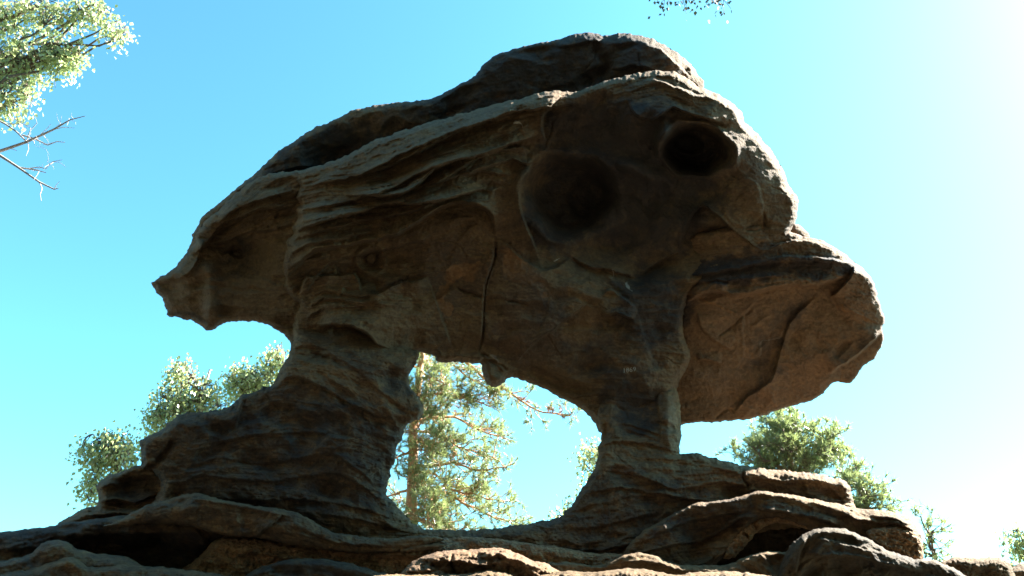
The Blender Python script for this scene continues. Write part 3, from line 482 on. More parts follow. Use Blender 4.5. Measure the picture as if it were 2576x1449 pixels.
rock('stone', 'flat grey stone slab perched on the orange conglomerate bed', 'stone', [(1000, 1386), (1040, 1372), (1090, 1366), (1120, 1372), (1100, 1382), (1040, 1390)], 7.0, T=14, R=10, Tb=30, Rb=14, seed=78, strata=2, fold=2)
rock('dark_boulder', 'rounded dark boulder in front of the orange conglomerate bed', 'boulder',
     [(560, 1500), (620, 1446), (660, 1425), (720, 1408), (800, 1405), (870, 1415), (930, 1432), (990, 1452), (1060, 1520), (1080, 2450), (560, 2450)], 6.9, T=30, R=16, Tb=80, seed=79, strata=5, fold=10, step=3.2, mat='shelf', stains=[('d', 800, 1430, 160, 30, 0, .6)])
rock('sunlit_block', 'sunlit broken sandstone block below the arch opening', 'rock',
     [(1075, 1395), (1130, 1385), (1198, 1381), (1240, 1378), (1272, 1381), (1310, 1396), (1345, 1412), (1373, 1416), (1420, 1445), (1500, 1520), (1500, 2650), (980, 2650), (985, 1480), (1030, 1420)],
     5.75, T=40, R=26, Tb=80, tilt=(0, .3), c0=(1220, 1400), seed=81, strata=7, fold=10, rough=2.5, step=2.8, mat='brownrock', strokes=[('top', [(1198, 1388), (1260, 1395), (1310, 1412), (1360, 1430)], 16, dict(wa=16)), ('lip', [(1075, 1410), (1160, 1412), (1240, 1425)], 14, dict(wa=14)), ('crack', [(1140, 1390), (1135, 1420), (1150, 1449)], 12, dict(w=4))])
rock('wavy_ledge', 'wavy topped ledge of sandstone in front of the dark hollow', 'rock ledge',
     [(1240, 1500), (1310, 1438), (1373, 1417), (1441, 1416), (1508, 1423), (1540, 1408), (1579, 1393), (1629, 1392), (1660, 1402), (1687, 1416), (1730, 1420), (1773, 1421), (1827, 1420), (1873, 1402), (1912, 1389), (1958, 1388), (2010, 1400), (2080, 1480), (2080, 2450), (1240, 2450)],
     6.85, T=30, R=7, Tb=110, tilt=(0, -.1), c0=(1700, 1420), seed=83, strata=5, fold=8, step=3.2, strokes=[('lip', [(1560, 1415), (1640, 1412), (1720, 1436), (1840, 1440)], 10, dict(wa=14))])
rock('flat_slab', 'low sunlit topped slab at the foot of the wavy ledge', 'rock ledge',
     [(1250, 1520), (1350, 1452), (1420, 1436), (1500, 1440), (1570, 1430), (1640, 1434), (1700, 1446), (1740, 1441), (1820, 1437), (1880, 1441), (1960, 1458), (2050, 1540), (2060, 2650), (1250, 2650)],
     5.4, T=34, R=22, Tb=90, tilt=(0, .3), c0=(1600, 1440), seed=85, strata=6, fold=9, rough=2.4, step=3.2)
rock('pale_slab', 'pale rounded slab below the conglomerate bed', 'rock ledge', [(850, 1520), (910, 1460), (960, 1446), (1050, 1444), (1120, 1446), (1171, 1443), (1225, 1435), (1265, 1440), (1300, 1452), (1390, 1530), (1400, 2650), (850, 2650)], 5.45, T=30, R=18, Tb=80, tilt=(0, .3), c0=(1100, 1445), seed=87, strata=5, fold=6, step=3.2)
rock('rock_lobe', 'tan rounded lobe of rock on the low ridge', 'rock', [(-300, 1440), (-100, 1425), (0, 1411), (73, 1396), (95, 1375), (112, 1362), (163, 1361), (190, 1378), (240, 1392), (320, 1402), (370, 1440), (380, 1600), (300, 2450), (-300, 2450)], 6.9, T=45, R=30, Tb=90, seed=89, strata=5, fold=8, step=3.2, stains=[('w', 120, 1375, 70, 20, -15, .5), ('d', 100, 1420, 400, 40, 0, .45)])
rock('rock_lobe', 'olive lichened rock swell in front of the tan lobe', 'rock', [(-300, 1475), (-100, 1455), (0, 1441), (86, 1428), (130, 1412), (172, 1399), (200, 1408), (223, 1424), (300, 1420), (365, 1424), (429, 1428), (490, 1436), (560, 1447), (660, 1470), (700, 1600), (640, 2450), (-300, 2450)], 6.7, T=45, R=30, Tb=90, seed=91, strata=5, fold=8, step=3.2, stains=[('d', 250, 1450, 500, 40, 0, .45)])

slab = relief('rock_slab', [(1560, 1420), (1600, 1350), (1680, 1300), (1742, 1268), (1827, 1257), (1873, 1246), (1912, 1233), (1951, 1239), (2000, 1246), (2044, 1254), (2102, 1266), (2152, 1278), (2200, 1282), (2250, 1288), (2285, 1300), (2305, 1325), (2318, 1350), (2322, 1385), (2318, 1425), (2240, 1440), (2160, 1390), (2090, 1345), (2030, 1330), (1990, 1316), (1950, 1306), (1905, 1315), (1870, 1340), (1840, 1380), (1800, 1420), (1700, 1440)],
     7.2, T=36, R=14, Tb=200, Rb=60, tilt=(0, -.12), c0=(1950, 1300), seed=93, strata=4.5, fold=8, step=2.4,
     rpts=[(1700, 1290, 8), (1827, 1257, 8), (1912, 1233, 9), (2050, 1254, 12), (2150, 1278, 22), (2285, 1300, 30), (2320, 1370, 16), (1950, 1306, 18), (1870, 1340, 14), (2050, 1335, 12)],
     forms=[('g', 2250, 1350, 60, 50, 30, 16), ('g', 1790, 1330, 90, 40, -35, -26)], strokes=[('lip', [(1640, 1345), (1720, 1315), (1790, 1300), (1860, 1285), (1880, 1282)], 10, dict(wa=24)), ('lip', [(1600, 1395), (1690, 1370), (1760, 1358), (1820, 1330), (1860, 1303), (1900, 1296)], 14, dict(wa=26)),
       ('lip', [(1900, 1280), (1960, 1285), (2050, 1300), (2120, 1325)], 14, dict(wa=18)), ('lip', [(2110, 1290), (2180, 1310), (2260, 1315), (2310, 1345)], 14, dict(wa=14)), ('lip', [(2190, 1300), (2240, 1300), (2300, 1325)], 9, dict(wa=10)), ('top', [(1740, 1262), (1830, 1262), (1912, 1240), (2044, 1262), (2130, 1285)], 8, dict(wa=8))],
     stains=[('w', 2260, 1360, 70, 40, 30, 1.0), ('w', 2180, 1330, 60, 20, 25, .6), ('d', 1800, 1310, 220, 60, -15, .6), ('d', 2050, 1290, 120, 24, 10, .5)])
pe = relief('pebbly_end', [(2180, 1336), (2215, 1326), (2255, 1322), (2295, 1332), (2314, 1352), (2323, 1375), (2322, 1395), (2316, 1412), (2275, 1404), (2230, 1388), (2195, 1366)], 6.98, T=22, R=18, Tb=50, Rb=26, seed=94, strata=1, fold=4, rough=2.2, mat='conglomerate', step=2, parent=slab)
pe['label'] = 'orange pebbly broken end'
tag(slab, 'long bulging slab with orange pebbly end above the dark hollow', 'rock ledge')
rock('conglomerate_vein', 'curved orange band of conglomerate arching over the dark hollow', 'rock', [(1820, 1405), (1824, 1385), (1832, 1366), (1848, 1345), (1870, 1324), (1890, 1308), (1915, 1299), (1950, 1295), (2000, 1301), (2060, 1316), (2110, 1324), (2080, 1336), (2040, 1332), (2000, 1323), (1960, 1316), (1930, 1322), (1908, 1336), (1890, 1356), (1870, 1380), (1848, 1402)],
     7.15, T=16, R=14, Tb=60, Rb=18, seed=95, strata=1, fold=5, rough=2, mat='conglomerate', step=2, strokes=[('crack', [(1868, 1340), (1880, 1352), (1886, 1362)], 8, dict(w=3)), ('crack', [(1893, 1312), (1905, 1335)], 8, dict(w=3)), ('crack', [(1920, 1300), (1930, 1322)], 6, dict(w=3))])
rock('recessed_face', 'dark recessed rock face at the back of the hollow', 'rock', [(1500, 1410), (1600, 1360), (1780, 1310), (1950, 1290), (2100, 1320), (2200, 1380), (2200, 1500), (1500, 1500)], 7.9, T=10, R=20, Tb=60, seed=97, strata=4, fold=6, mat='shelf', step=4)
rock('smooth_boulder', 'big smooth dark boulder sloping down beneath the pebbly slab end', 'boulder', [(1950, 1470), (1966, 1413), (1990, 1370), (2024, 1341), (2048, 1332), (2075, 1328), (2129, 1332), (2183, 1355), (2237, 1386), (2280, 1400), (2315, 1407), (2354, 1410), (2392, 1426), (2431, 1449), (2520, 1520), (2500, 2450), (1900, 2450)],
     6.65, T=40, R=16, Tb=120, tilt=(0, -.15), c0=(2200, 1400), seed=99, strata=5, fold=10, step=2.8, mat='shelf', rpts=[(1980, 1390, 24), (2050, 1332, 12), (2200, 1360, 8), (2350, 1409, 8)],
     strokes=[('top', [(2040, 1350), (2100, 1362), (2180, 1385), (2240, 1395)], 6, dict(wa=14)), ('lip', [(2020, 1400), (2120, 1395), (2220, 1415), (2330, 1440)], 12, dict(wa=24)), ('lip', [(2000, 1440), (2010, 1390), (2030, 1350)], 12, dict(keep=1, wa=30))], stains=[('d', 2200, 1420, 200, 40, 10, .45)])
rock('outcrop', 'low flat-topped outcrop beyond the smooth dark boulder', 'rock', [(2330, 1460), (2360, 1420), (2385, 1406), (2400, 1401), (2440, 1402), (2480, 1403), (2510, 1402), (2530, 1408), (2545, 1425), (2560, 1470), (2600, 1700), (2600, 2450), (2300, 2450)], 7.9, T=30, R=12, Tb=120, seed=101, strata=6, fold=8, rough=2, step=2.8, rpts=[(2440, 1402, 12), (2535, 1412, 30)], stains=[('d', 2450, 1430, 60, 16, 10, .3)])
rock('outcrop', 'rounded dark rock beside the low flat-topped outcrop', 'rock', [(2535, 1440), (2550, 1424), (2576, 1417), (2620, 1425), (2680, 1440), (2800, 1500), (2900, 2450), (2500, 2450)], 8.6, T=40, R=30, Tb=120, seed=103, strata=5, fold=8, step=3.4)

# ------------------------------------------------------------------ forest floor
def ground():
    n = 90; a = np.linspace(-1, 1, n); g = np.sign(a)*(np.abs(a)**3)*1500
    X, Y = np.meshgrid(g, g); Z = .25*fbm(X/4, Y/4, 5, 3)*np.clip((np.hypot(X, Y)-1.5)/4, 0, 1)+3*fbm(X/90, Y/90, 8, 2)*np.clip((np.hypot(X, Y)-25)/60, 0, 1)
    Z -= .05
    i, j = np.meshgrid(np.arange(n-1), np.arange(n-1), indexing='ij'); b = (i*n+j).ravel()
    b_ = NB('forest_floor'); tc = b_.n('ShaderNodeTexCoord').outputs['Object']
    c = b_.mix(b_.ramp(b_.noise(tc, .6, 5), .4, .65), (.05, .038, .025), (.035, .042, .018)); c = b_.mix(b_.ramp(b_.noise(tc, 14, 6), .4, .7, 0, .6), c, (.06, .048, .03))
    bs = b_.n('ShaderNodeBsdfPrincipled', Roughness=.95); b_.l(c, bs.inputs['Base Color']); bp = b_.n('ShaderNodeBump'); bp.inputs['Distance'].default_value = .05
    b_.l(b_.noise(tc, 9, 6), bp.inputs['Height']); b_.l(bp.outputs[0], bs.inputs['Normal']); b_.l(bs.outputs[0], b_.out.inputs['Surface'])
    o = link('ground', np_mesh('ground', np.stack([X.ravel(), Y.ravel(), Z.ravel()], 1), np.stack([b, b+1, b+n+1, b+n], 1), b_.m)); tag(o, kind='structure')
ground()

# ------------------------------------------------------------------ plants
def simple_mat(name, fn):
    b = NB(name); fn(b); M[name] = b.m
def bark(c1, c2, c3, scale, zs):
    def f(b):
        tc = b.n('ShaderNodeTexCoord').outputs['Object']; n1 = b.noise(b.mapping(tc, (1, 1, zs)), scale, 6, .6); n2 = b.noise(tc, scale*3, 4)
        c = b.mix(b.ramp(n1, .4, .62), c1, c2); c = b.mix(b.ramp(n2, .55, .7, 0, .7), c, c3)
        bs = b.n('ShaderNodeBsdfPrincipled', Roughness=.85); b.l(c, bs.inputs['Base Color'])
        bp = b.n('ShaderNodeBump'); bp.inputs['Distance'].default_value = .02; b.l(n1, bp.inputs['Height']); b.l(bp.outputs[0], bs.inputs['Normal']); b.l(bs.outputs[0], b.out.inputs['Surface'])
    return f
simple_mat('pine_bark', bark((.55, .33, .19), (.42, .23, .12), (.25, .13, .08), 9, .4))
simple_mat('birch_bark', bark((.62, .58, .52), (.5, .46, .4), (.08, .07, .06), 5, 3))
simple_mat('twig_bark', bark((.14, .10, .08), (.2, .15, .11), (.09, .07, .05), 20, .5))
simple_mat('dead_wood', bark((.44, .40, .37), (.34, .31, .29), (.24, .21, .2), 14, .4))
def leafmat(c1, c2, tr, trans=.45, rough=.4):
    def f(b):
        g = b.n('ShaderNodeNewGeometry').outputs['Random Per Island']
        c = b.mix(g, c1, c2); t = b.mix(g, tr, tuple(x*1.25 for x in tr))
        bs = b.n('ShaderNodeBsdfPrincipled', Roughness=rough); b.l(c, bs.inputs['Base Color']); bs.inputs['Specular IOR Level'].default_value = .9
        tl = b.n('ShaderNodeBsdfTranslucent'); b.l(t, tl.inputs['Color']); mx = b.n('ShaderNodeMixShader'); mx.inputs[0].default_value = trans
        b.l(bs.outputs[0], mx.inputs[1]); b.l(tl.outputs[0], mx.inputs[2]); b.l(mx.outputs[0], b.out.inputs['Surface'])
    return f
simple_mat('birch_leaf', leafmat((.28, .34, .16), (.48, .50, .34), (.46, .54, .22), .5, .2))
simple_mat('pine_needle', leafmat((.14, .19, .08), (.31, .34, .17), (.27, .33, .12), .42, .3))
simple_mat('birch_leaf_shade', leafmat((.025, .04, .02), (.045, .06, .03), (.03, .045, .015), .12, .5))  # birch leaves darkened: the shade of their unlit side put into the colour
simple_mat('deep_needle', leafmat((.03, .05, .02), (.045, .06, .025), (.03, .05, .015), .2, .5))  # needles darkened so the added pines bounce less light
simple_mat('dry_needle', leafmat((.30, .15, .06), (.36, .19, .08), (.25, .12, .05), .25, .6))

RS = np.random.RandomState(3)
class Tubes:
    def __init__(s): s.V = []; s.F = []; s.n = 0
    def add(s, P, r0, r1, sides=6):
        P = np.asarray(P, float); n = len(P)
        if n < 2: return
        d = np.gradient(P, axis=0); d /= np.linalg.norm(d, axis=1)[:, None]+1e-9
        ref = np.where(np.abs(d[:, 2:3]) < .9, np.array([[0, 0, 1.]]), np.array([[1., 0, 0]]))
        a = np.cross(d, ref); a /= np.linalg.norm(a, axis=1)[:, None]+1e-9; b = np.cross(d, a)
        r = np.linspace(r0, r1, n)[:, None, None]; an = np.arange(sides)*2*math.pi/sides
        ring = P[:, None, :]+r*(np.cos(an)[None, :, None]*a[:, None, :]+np.sin(an)[None, :, None]*b[:, None, :])
        i, j = np.meshgrid(np.arange(n-1), np.arange(sides), indexing='ij'); i = i.ravel(); j = j.ravel(); j2 = (j+1) % sides
        s.F.append(s.n+np.stack([i*sides+j, i*sides+j2, (i+1)*sides+j2, (i+1)*sides+j], 1)); s.V.append(ring.reshape(-1, 3)); s.n += n*sides
    def build(s, name, mat, parent):
        if not s.V: return None
        return link(name, np_mesh(name, np.concatenate(s.V), np.concatenate(s.F), M[mat]), parent)
def wavy(p, q, n=6, amp=.08, droop=0.):
    p = np.asarray(p, float); q = np.asarray(q, float); t = np.linspace(0, 1, n)[:, None]; L = np.linalg.norm(q-p)
    off = RS.normal(0, amp*L, (n, 3)); off[0] = 0; off[-1] = 0
    P = p+(q-p)*t+off*np.sin(np.pi*t); P[:, 2] += -droop*L*(t[:, 0]**2)+droop*L*t[:, 0]
    return P
def rand_rot(n, up=None):
    q = RS.normal(size=(n, 4)); q /= np.linalg.norm(q, axis=1)[:, None]; w_, x, y, z = q.T
    return np.stack([np.stack([1-2*(y*y+z*z), 2*(x*y-z*w_), 2*(x*z+y*w_)], -1), np.stack([2*(x*y+z*w_), 1-2*(x*x+z*z), 2*(y*z-x*w_)], -1), np.stack([2*(x*z-y*w_), 2*(y*z+x*w_), 1-2*(x*x+y*y)], -1)], 1)
LEAF = np.array([[0, 0, 0], [.42, .38, .10], [0, 1.05, -.04], [-.42, .38, .10]], float)
def leaf_frames(n):
    # leaves hang: tip mostly downwards, blade turned at random
    d = RS.normal(0, .55, (n, 3)); d[:, 2] -= .9; d /= np.linalg.norm(d, axis=1)[:, None]
    r = RS.normal(size=(n, 3)); x = np.cross(d, r); x /= np.linalg.norm(x, axis=1)[:, None]; z = np.cross(x, d)
    return np.stack([x, d, z], -1)
def leaves_mesh(name, P, size, mat):
    n = len(P); Rm = leaf_frames(n); sc = size*RS.uniform(.7, 1.2, n)
    V = P[:, None, :]+np.einsum('nij,kj->nki', Rm, LEAF)*sc[:, None, None]
    b = np.arange(n)[:, None]*4
    F = np.concatenate([b+np.array([[0, 1, 2]]), b+np.array([[0, 2, 3]])])
    return np_mesh(name, V.reshape(-1, 3), F, M[mat], False)
def tufts_mesh(name, P, D, size, nn, mat, width=.05):
    n = len(P); N = n*nn; Pn = np.repeat(P, nn, 0); Dn = np.repeat(D, nn, 0)
    d = Dn*.75+RS.normal(0, .62, (N, 3)); d[:, 2] += .12; d /= np.linalg.norm(d, axis=1)[:, None]
    r = RS.normal(size=(N, 3)); x = np.cross(d, r); x /= np.linalg.norm(x, axis=1)[:, None]
    L = (size*RS.uniform(.6, 1.15, N))[:, None]; Pn = Pn+Dn*size*RS.uniform(-.5, .3, (N, 1))
    V = np.stack([Pn-x*L*width, Pn+x*L*width, Pn+d*L], 1)
    return np_mesh(name, V.reshape(-1, 3), np.arange(N*3).reshape(N, 3), M[mat], False)
def in_ell(e, n, shell=.45):
    if e[0] == 'w':
        d = RS.normal(size=(n, 3)); d /= np.linalg.norm(d, axis=1)[:, None]; return np.array(e[1])+d*(RS.uniform(0, 1, n)**(1/3.))[:, None]*e[2]
    c = at(e[0], e[1], e[4]); sc = e[4]/CP/F_; dY = e[5] if len(e) > 5 else e[2]
    d = RS.normal(size=(n, 3)); d /= np.linalg.norm(d, axis=1)[:, None]; r = RS.uniform(shell**3, 1, n)**(1/3.)
    return c+d*r[:, None]*np.array([e[2]*sc, dY*sc, e[3]*sc])
def birch(label, base, ells, twigs, per, size, tr=.11, limbs=3, group=None, split=0, top=None, extra=None, trunk_mat='birch_bark', droop=.5, above=0, leaf='birch_leaf', name='birch_tree'):
    t = empty(name, (base[0], base[1], 0), label, 'tree', group)
    ctop = max((at(e[0], e[1], e[4])[2] for e in ells)) if top is None else top
    c = np.mean([at(e[0], e[1], e[4]) for e in ells if e[0] != 'w'], 0)
    axis = wavy((base[0], base[1], -.2), (base[0]*.75+c[0]*.25, base[1]*.75+c[1]*.25, ctop), 12, .012)
    tk = Tubes(); tk.add(axis, tr, tr*.25, 9); tk.build('trunk', trunk_mat, t)
    br = Tubes(); P = []
    for e, nt_ in zip(ells, twigs):
        lim = []
        for k in range(limbs):
            en = in_ell(e, 1, .3)[0]; en[2] += above*.25; zi = en[2]+above if above else np.clip(en[2]-RS.uniform(.5, 1.6), .6, ctop-.1); st = axis[np.argmin(np.abs(axis[:, 2]-zi))]
            p = wavy(st, en, 9, .04, .10) if not above else wavy(st, en, 14, .012, .22); br.add(p, tr*.3, .008, 5); lim.append(p)
        lim = np.concatenate(lim); s0 = in_ell(e, nt_, .15)
        for q in s0:
            dd = np.linalg.norm(lim-q, axis=1); a = lim[np.argmin(dd)]
            p = wavy(a, q, 4, .06, .1); L = RS.uniform(.2, .6)*size/.06; tip = q+np.array([RS.normal(0, .18)*L, RS.normal(0, .18)*L, -L*droop])
            p2 = wavy(q, tip, 4, .05); br.add(np.concatenate([p, p2[1:]]), .009, .003, 3)
            tt = RS.uniform(0, 1, per)[:, None]; P.append(q+(tip-q)*tt+RS.normal(0, .085*size/.06, (per, 3)))
    if extra: P.append(extra)
    br.build('branches', 'twig_bark', t); P = np.concatenate(P)
    if split:
        dcam = np.linalg.norm(P-np.array([0, 0, CAMZ]), axis=1); u = P[:, 0]/(P[:, 1]*CP+(P[:, 2]-CAMZ)*SP)*F_+1288; vv = 724.5-F_*(-(P[:, 1])*SP+(P[:, 2]-CAMZ)*CP)/(P[:, 1]*CP+(P[:, 2]-CAMZ)*SP)
        vis = np.where((u > 0) & (vv > 0) & (u < 2576))[0]; sel = vis[np.argsort(dcam[vis])[:split]]; rest = np.ones(len(P), bool); rest[sel] = False
        lm = np_mesh('leaf', LEAF*size, np.array([[0, 1, 2], [0, 2, 3]]), M[leaf], False); fr = leaf_frames(len(sel))
        for k, i in enumerate(sel):
            o = bpy.data.objects.new('leaf', lm); COL.objects.link(o); o.parent = t
            o.matrix_local = Matrix.Translation(Vector(P[i])-Vector(t.location)) @ Matrix(fr[k].tolist()).to_4x4() @ Matrix.Scale(float(RS.uniform(.75, 1.2)), 4)
        P = P[rest]
        if len(P): tag(link('leaves', leaves_mesh('leaves', P, size, leaf), t), kind='stuff')
    else:
        link('crown', leaves_mesh('crown', P, size, leaf), t)
    return t

HOLE = 13.0
birch('leafy birch with drooping outer twigs beyond the cracked block', tuple(at(300, 1300, 12.5)[:2]), [(268, 1116, 66, 34, 12.5, 30), (310, 1138, 42, 36, 12.5, 30), (240, 1190, 22, 66, 12.5, 20)], (66, 42, 42), 12, .066, .06, 3)
birch('tall leafy birch rising above the prow of the arch', tuple(at(480, 1300, 13)[:2]), [(470, 985, 76, 50, 13, 36), (458, 930, 24, 30, 13, 20), (405, 1045, 30, 40, 13, 24), (500, 1030, 90, 40, 13, 40)], (110, 26, 34, 70), 13, .062, .07, 4)
birch('leafy birch close against the slim leg of the arch', tuple(at(680, 1300, 13.4)[:2]), [(650, 960, 72, 48, 13.4, 36), (690, 895, 26, 42, 13.4, 20), (600, 945, 30, 34, 13.4, 24)], (110, 38, 36), 13, .062, .07, 4)
birch('slender birch showing drooping leaves inside the arch opening', tuple(at(1560, 1300, 13)[:2]), [(1488, 1150, 28, 55, 13, 30), (1420, 1285, 32, 26, 13, 30), (1540, 1200, 40, 80, 13, 40)], (34, 20, 30), 13, .062, .05, 3)
birch('blue green leafy tree behind the rounded dark rock', tuple(at(2640, 1300, 12.5)[:2]), [(2556, 1345, 22, 18, 12.5, 20), (2572, 1380, 20, 22, 12.5, 20), (2640, 1350, 60, 70, 12.5, 50)], (18, 16, 50), 13, .062, .06, 3)
bl = birch('big sunlit birch with hanging foliage and bare dead lower boughs', (-8.3, 8.6), [(60, 40, 150, 85, 8.6, 60), (165, 130, 56, 56, 8.6, 34), (296, 76, 26, 40, 8.6, 24), (215, 26, 84, 44, 8.6, 36), (40, 230, 46, 74, 8.6, 34), (70, 140, 110, 70, 8.6, 50), (-160, 120, 170, 200, 8.6, 90)], (85, 50, 16, 46, 38, 62, 90), 13, .064, .16, 4, split=300, top=12.5)
db = Tubes()
def dead(P, r0, r1, Y=8.4): db.add(at(np.array(P)[:, 0], np.array(P)[:, 1], Y+np.linspace(0, -.25, len(P))), r0, r1, 6)
dead([(-330, 560), (-180, 460), (-60, 402), (0, 380), (67, 357), (134, 326), (177, 301), (214, 292)], .035, .004); dead([(-40, 285), (12, 311), (40, 330), (67, 356)], .013, .010); dead([(57, 340), (87, 349), (120, 365), (143, 356), (163, 358)], .012, .004)
dead([(67, 356), (75, 330), (93, 310), (88, 292)], .007, .002); dead([(70, 356), (72, 375), (66, 392)], .006, .002); dead([(134, 326), (160, 320), (188, 322)], .006, .002); dead([(20, 312), (45, 312), (64, 300)], .008, .002); dead([(35, 298), (60, 312), (77, 322), (77, 340)], .006, .003); dead([(0, 381), (20, 371), (42, 379)], .010, .003); dead([(95, 345), (120, 322), (128, 312)], .005, .002)
dead([(-330, 470), (-160, 400), (-50, 375), (0, 391), (46, 421), (99, 458), (136, 476), (146, 474)], .030, .005); dead([(46, 421), (88, 427), (115, 434)], .012, .005); dead([(70, 424), (100, 420), (115, 425), (131, 407), (156, 402)], .007, .003); dead([(99, 458), (106, 474), (101, 489), (104, 506)], .007, .003); dead([(136, 476), (142, 465), (150, 456)], .005, .002); dead([(131, 407), (150, 408), (165, 420)], .004, .002)
for k in range(26):
    u0, v0 = [(75, 354), (110, 340), (150, 315), (180, 300), (110, 362), (95, 428), (125, 412), (60, 330)][k % 8]; a = RS.uniform(0, 6.28); L = RS.uniform(14, 34)
    dead([(u0+RS.uniform(-12, 12), v0+RS.uniform(-5, 5)), (u0+math.cos(a)*L*.5, v0+math.sin(a)*L*.5), (u0+math.cos(a)*L+RS.normal(0, 4), v0+math.sin(a)*L)], .003, .0012)
o = db.build('dead_branches', 'dead_wood', bl); o['label'] = 'bare pale dead boughs'
birch('birch with shade toned leaves whose twig tips hang over the dome from above', (7.6, 5.2), [(1728, -22, 26, 30, 8.0, 30), (1800, -14, 22, 26, 8.0, 30), (1668, -26, 20, 22, 8.0, 20), (1840, -190, 140, 60, 8.0, 120)], (11, 10, 6, 60), 9, .055, .15, 3, split=300, top=16, above=1.6, leaf='birch_leaf_shade', name='shade_leaf_birch')  # overhanging birch; its shade is painted into the leaf colour

def pine(label, base, axis, limbs, tuft=.13, nn=16, tr=.12, cone=None, group=None, dry=0, width=.05, density=1.0, limb_bark=False):
    t = empty('pine_tree', (base[0], base[1], 0), label, 'tree', group)
    tk = Tubes(); tk.add(axis, tr, tr*.35, 10); tk.build('trunk', 'pine_bark', t)
    br = Tubes(); P = []; D = []; DP = []; DD = []
    for (path, r, dens) in limbs:
        n = len(path); br.add(path, r, .009, 6)
        L = np.linalg.norm(np.diff(path, axis=0), axis=1).sum()
        for k in range(max(3, int(L*5.5*dens*density))):
            f = RS.uniform(.22, 1); i = min(int(f*(n-1)), n-2); st = path[i]+(path[i+1]-path[i])*(f*(n-1)-i)
            ax = path[i+1]-path[i]; ax /= np.linalg.norm(ax)+1e-9
            d = ax*.7+RS.normal(0, .55, 3); d[2] += .18; d /= np.linalg.norm(d); ln = RS.uniform(.2, .55)*(1.15-.5*f)
            p = wavy(st, st+d*ln, 5, .06); br.add(p, .010, .004, 4)
            isdry = RS.rand() < dry
            for m in range(RS.randint(3, 6)):
                g = RS.uniform(.45, 1); j = min(int(g*4), 3); q = p[j]+(p[j+1]-p[j])*(g*4-j); dd = d*.6+RS.normal(0, .5, 3); dd[2] += .2; dd /= np.linalg.norm(dd)
                e = q+dd*RS.uniform(.04, .16); br.add(np.stack([q, e]), .004, .003, 3)
                (DP if isdry else P).append(e); (DD if isdry else D).append(dd)
    br.build('branches', 'pine_bark' if limb_bark else 'twig_bark', t)
    link('crown', tufts_mesh('crown', np.array(P), np.array(D), tuft, nn, 'pine_needle', width), t)
    if DP:
        o = link('dry_needles', tufts_mesh('dry_needles', np.array(DP), np.array(DD), tuft, nn, 'dry_needle', width), t)
    return t
def px_path(P, Y, n=9, dy=0):
    Q = smooth_poly(P, 4, False); return at(Q[:, 0], Q[:, 1], Y+np.linspace(0, dy, len(Q)))+RS.normal(0, .012, (len(Q), 3))
Yp = 13.5
ax = np.concatenate([px_path([(1078, 620), (1066, 800), (1060, 900), (1046, 1010), (1040, 1080), (1036, 1200), (1032, 1340)], Yp)[::-1]]); b0 = ax[0].copy(); ax = np.concatenate([[[b0[0], b0[1], -.2]], ax])
lim = []
for Pp, dy, r, de in [([(1070, 800), (1110, 860), (1165, 905), (1215, 945), (1280, 985), (1350, 1032), (1432, 1046)], -.8, .045, .55), ([(1064, 850), (1120, 900), (1180, 950), (1245, 985)], -.5, .03, 1.3), ([(1050, 1000), (1100, 990), (1160, 1000), (1230, 1020)], -.6, .03, 1.6),
        ([(1044, 1062), (1090, 1050), (1150, 1055), (1215, 1085), (1262, 1098)], .4, .035, 1.2), ([(1042, 1085), (1100, 1090), (1150, 1120), (1240, 1150)], -.6, .03, 1.4), ([(1038, 1170), (1080, 1172), (1140, 1165), (1200, 1185), (1284, 1168)], -.4, .035, 1.1),
        ([(1037, 1180), (1090, 1195), (1150, 1225), (1215, 1215)], .5, .03, 1.4), ([(1036, 1230), (1100, 1225), (1170, 1240), (1270, 1262)], -.5, .03, 1.2), ([(1035, 1240), (1110, 1235), (1180, 1270), (1240, 1300), (1298, 1312)], .2, .035, 1.2),
        ([(1034, 1290), (1080, 1285), (1130, 1320), (1160, 1370)], -.4, .03, 1.5), ([(1034, 1300), (1100, 1330), (1200, 1360)], .2, .03, 1.3), ([(1050, 985), (1020, 1010), (990, 1050)], -.3, .03, 1.6), ([(1040, 1130), (1000, 1150), (950, 1180)], -.4, .03, 1.5), ([(1036, 1230), (1000, 1240), (950, 1260)], .3, .03, 1.5), ([(1035, 1290), (1000, 1300), (960, 1320)], -.3, .03, 1.6),
        ([(1040, 1100), (1070, 1120), (1085, 1150)], -1.0, .03, 1.8), ([(1036, 1220), (1060, 1240), (1090, 1260)], -1.1, .03, 1.8), ([(1056, 930), (1080, 950), (1110, 970)], -1.0, .03, 1.8), ([(1034, 1290), (1060, 1310), (1090, 1320)], -1.0, .03, 1.8), ([(1045, 1020), (1070, 1030), (1110, 1060)], .9, .03, 1.6)]:
    lim.append((px_path(Pp, Yp, dy=dy), r, de))
for k in range(14):
    a = ax[RS.randint(4, len(ax)-1)]; an = RS.uniform(-2.6, -.5); lim.append((wavy(a, a+np.array([math.cos(an)*.75, math.sin(an)*.75, .1]), 8, .06), .02, 1.5))
for k in range(16):
    a = ax[RS.randint(len(ax)*2//3, len(ax)-1)]; an = RS.uniform(0, 6.28); lim.append((wavy(a, a+np.array([math.cos(an)*1.0, math.sin(an)*1.0, .25]), 8, .05), .025, 1.0))
pine('tall orange barked pine seen through the arch opening', (b0[0], b0[1]), ax, lim, .105, 24, .105, dry=.04, density=2.6, width=.055, limb_bark=True)
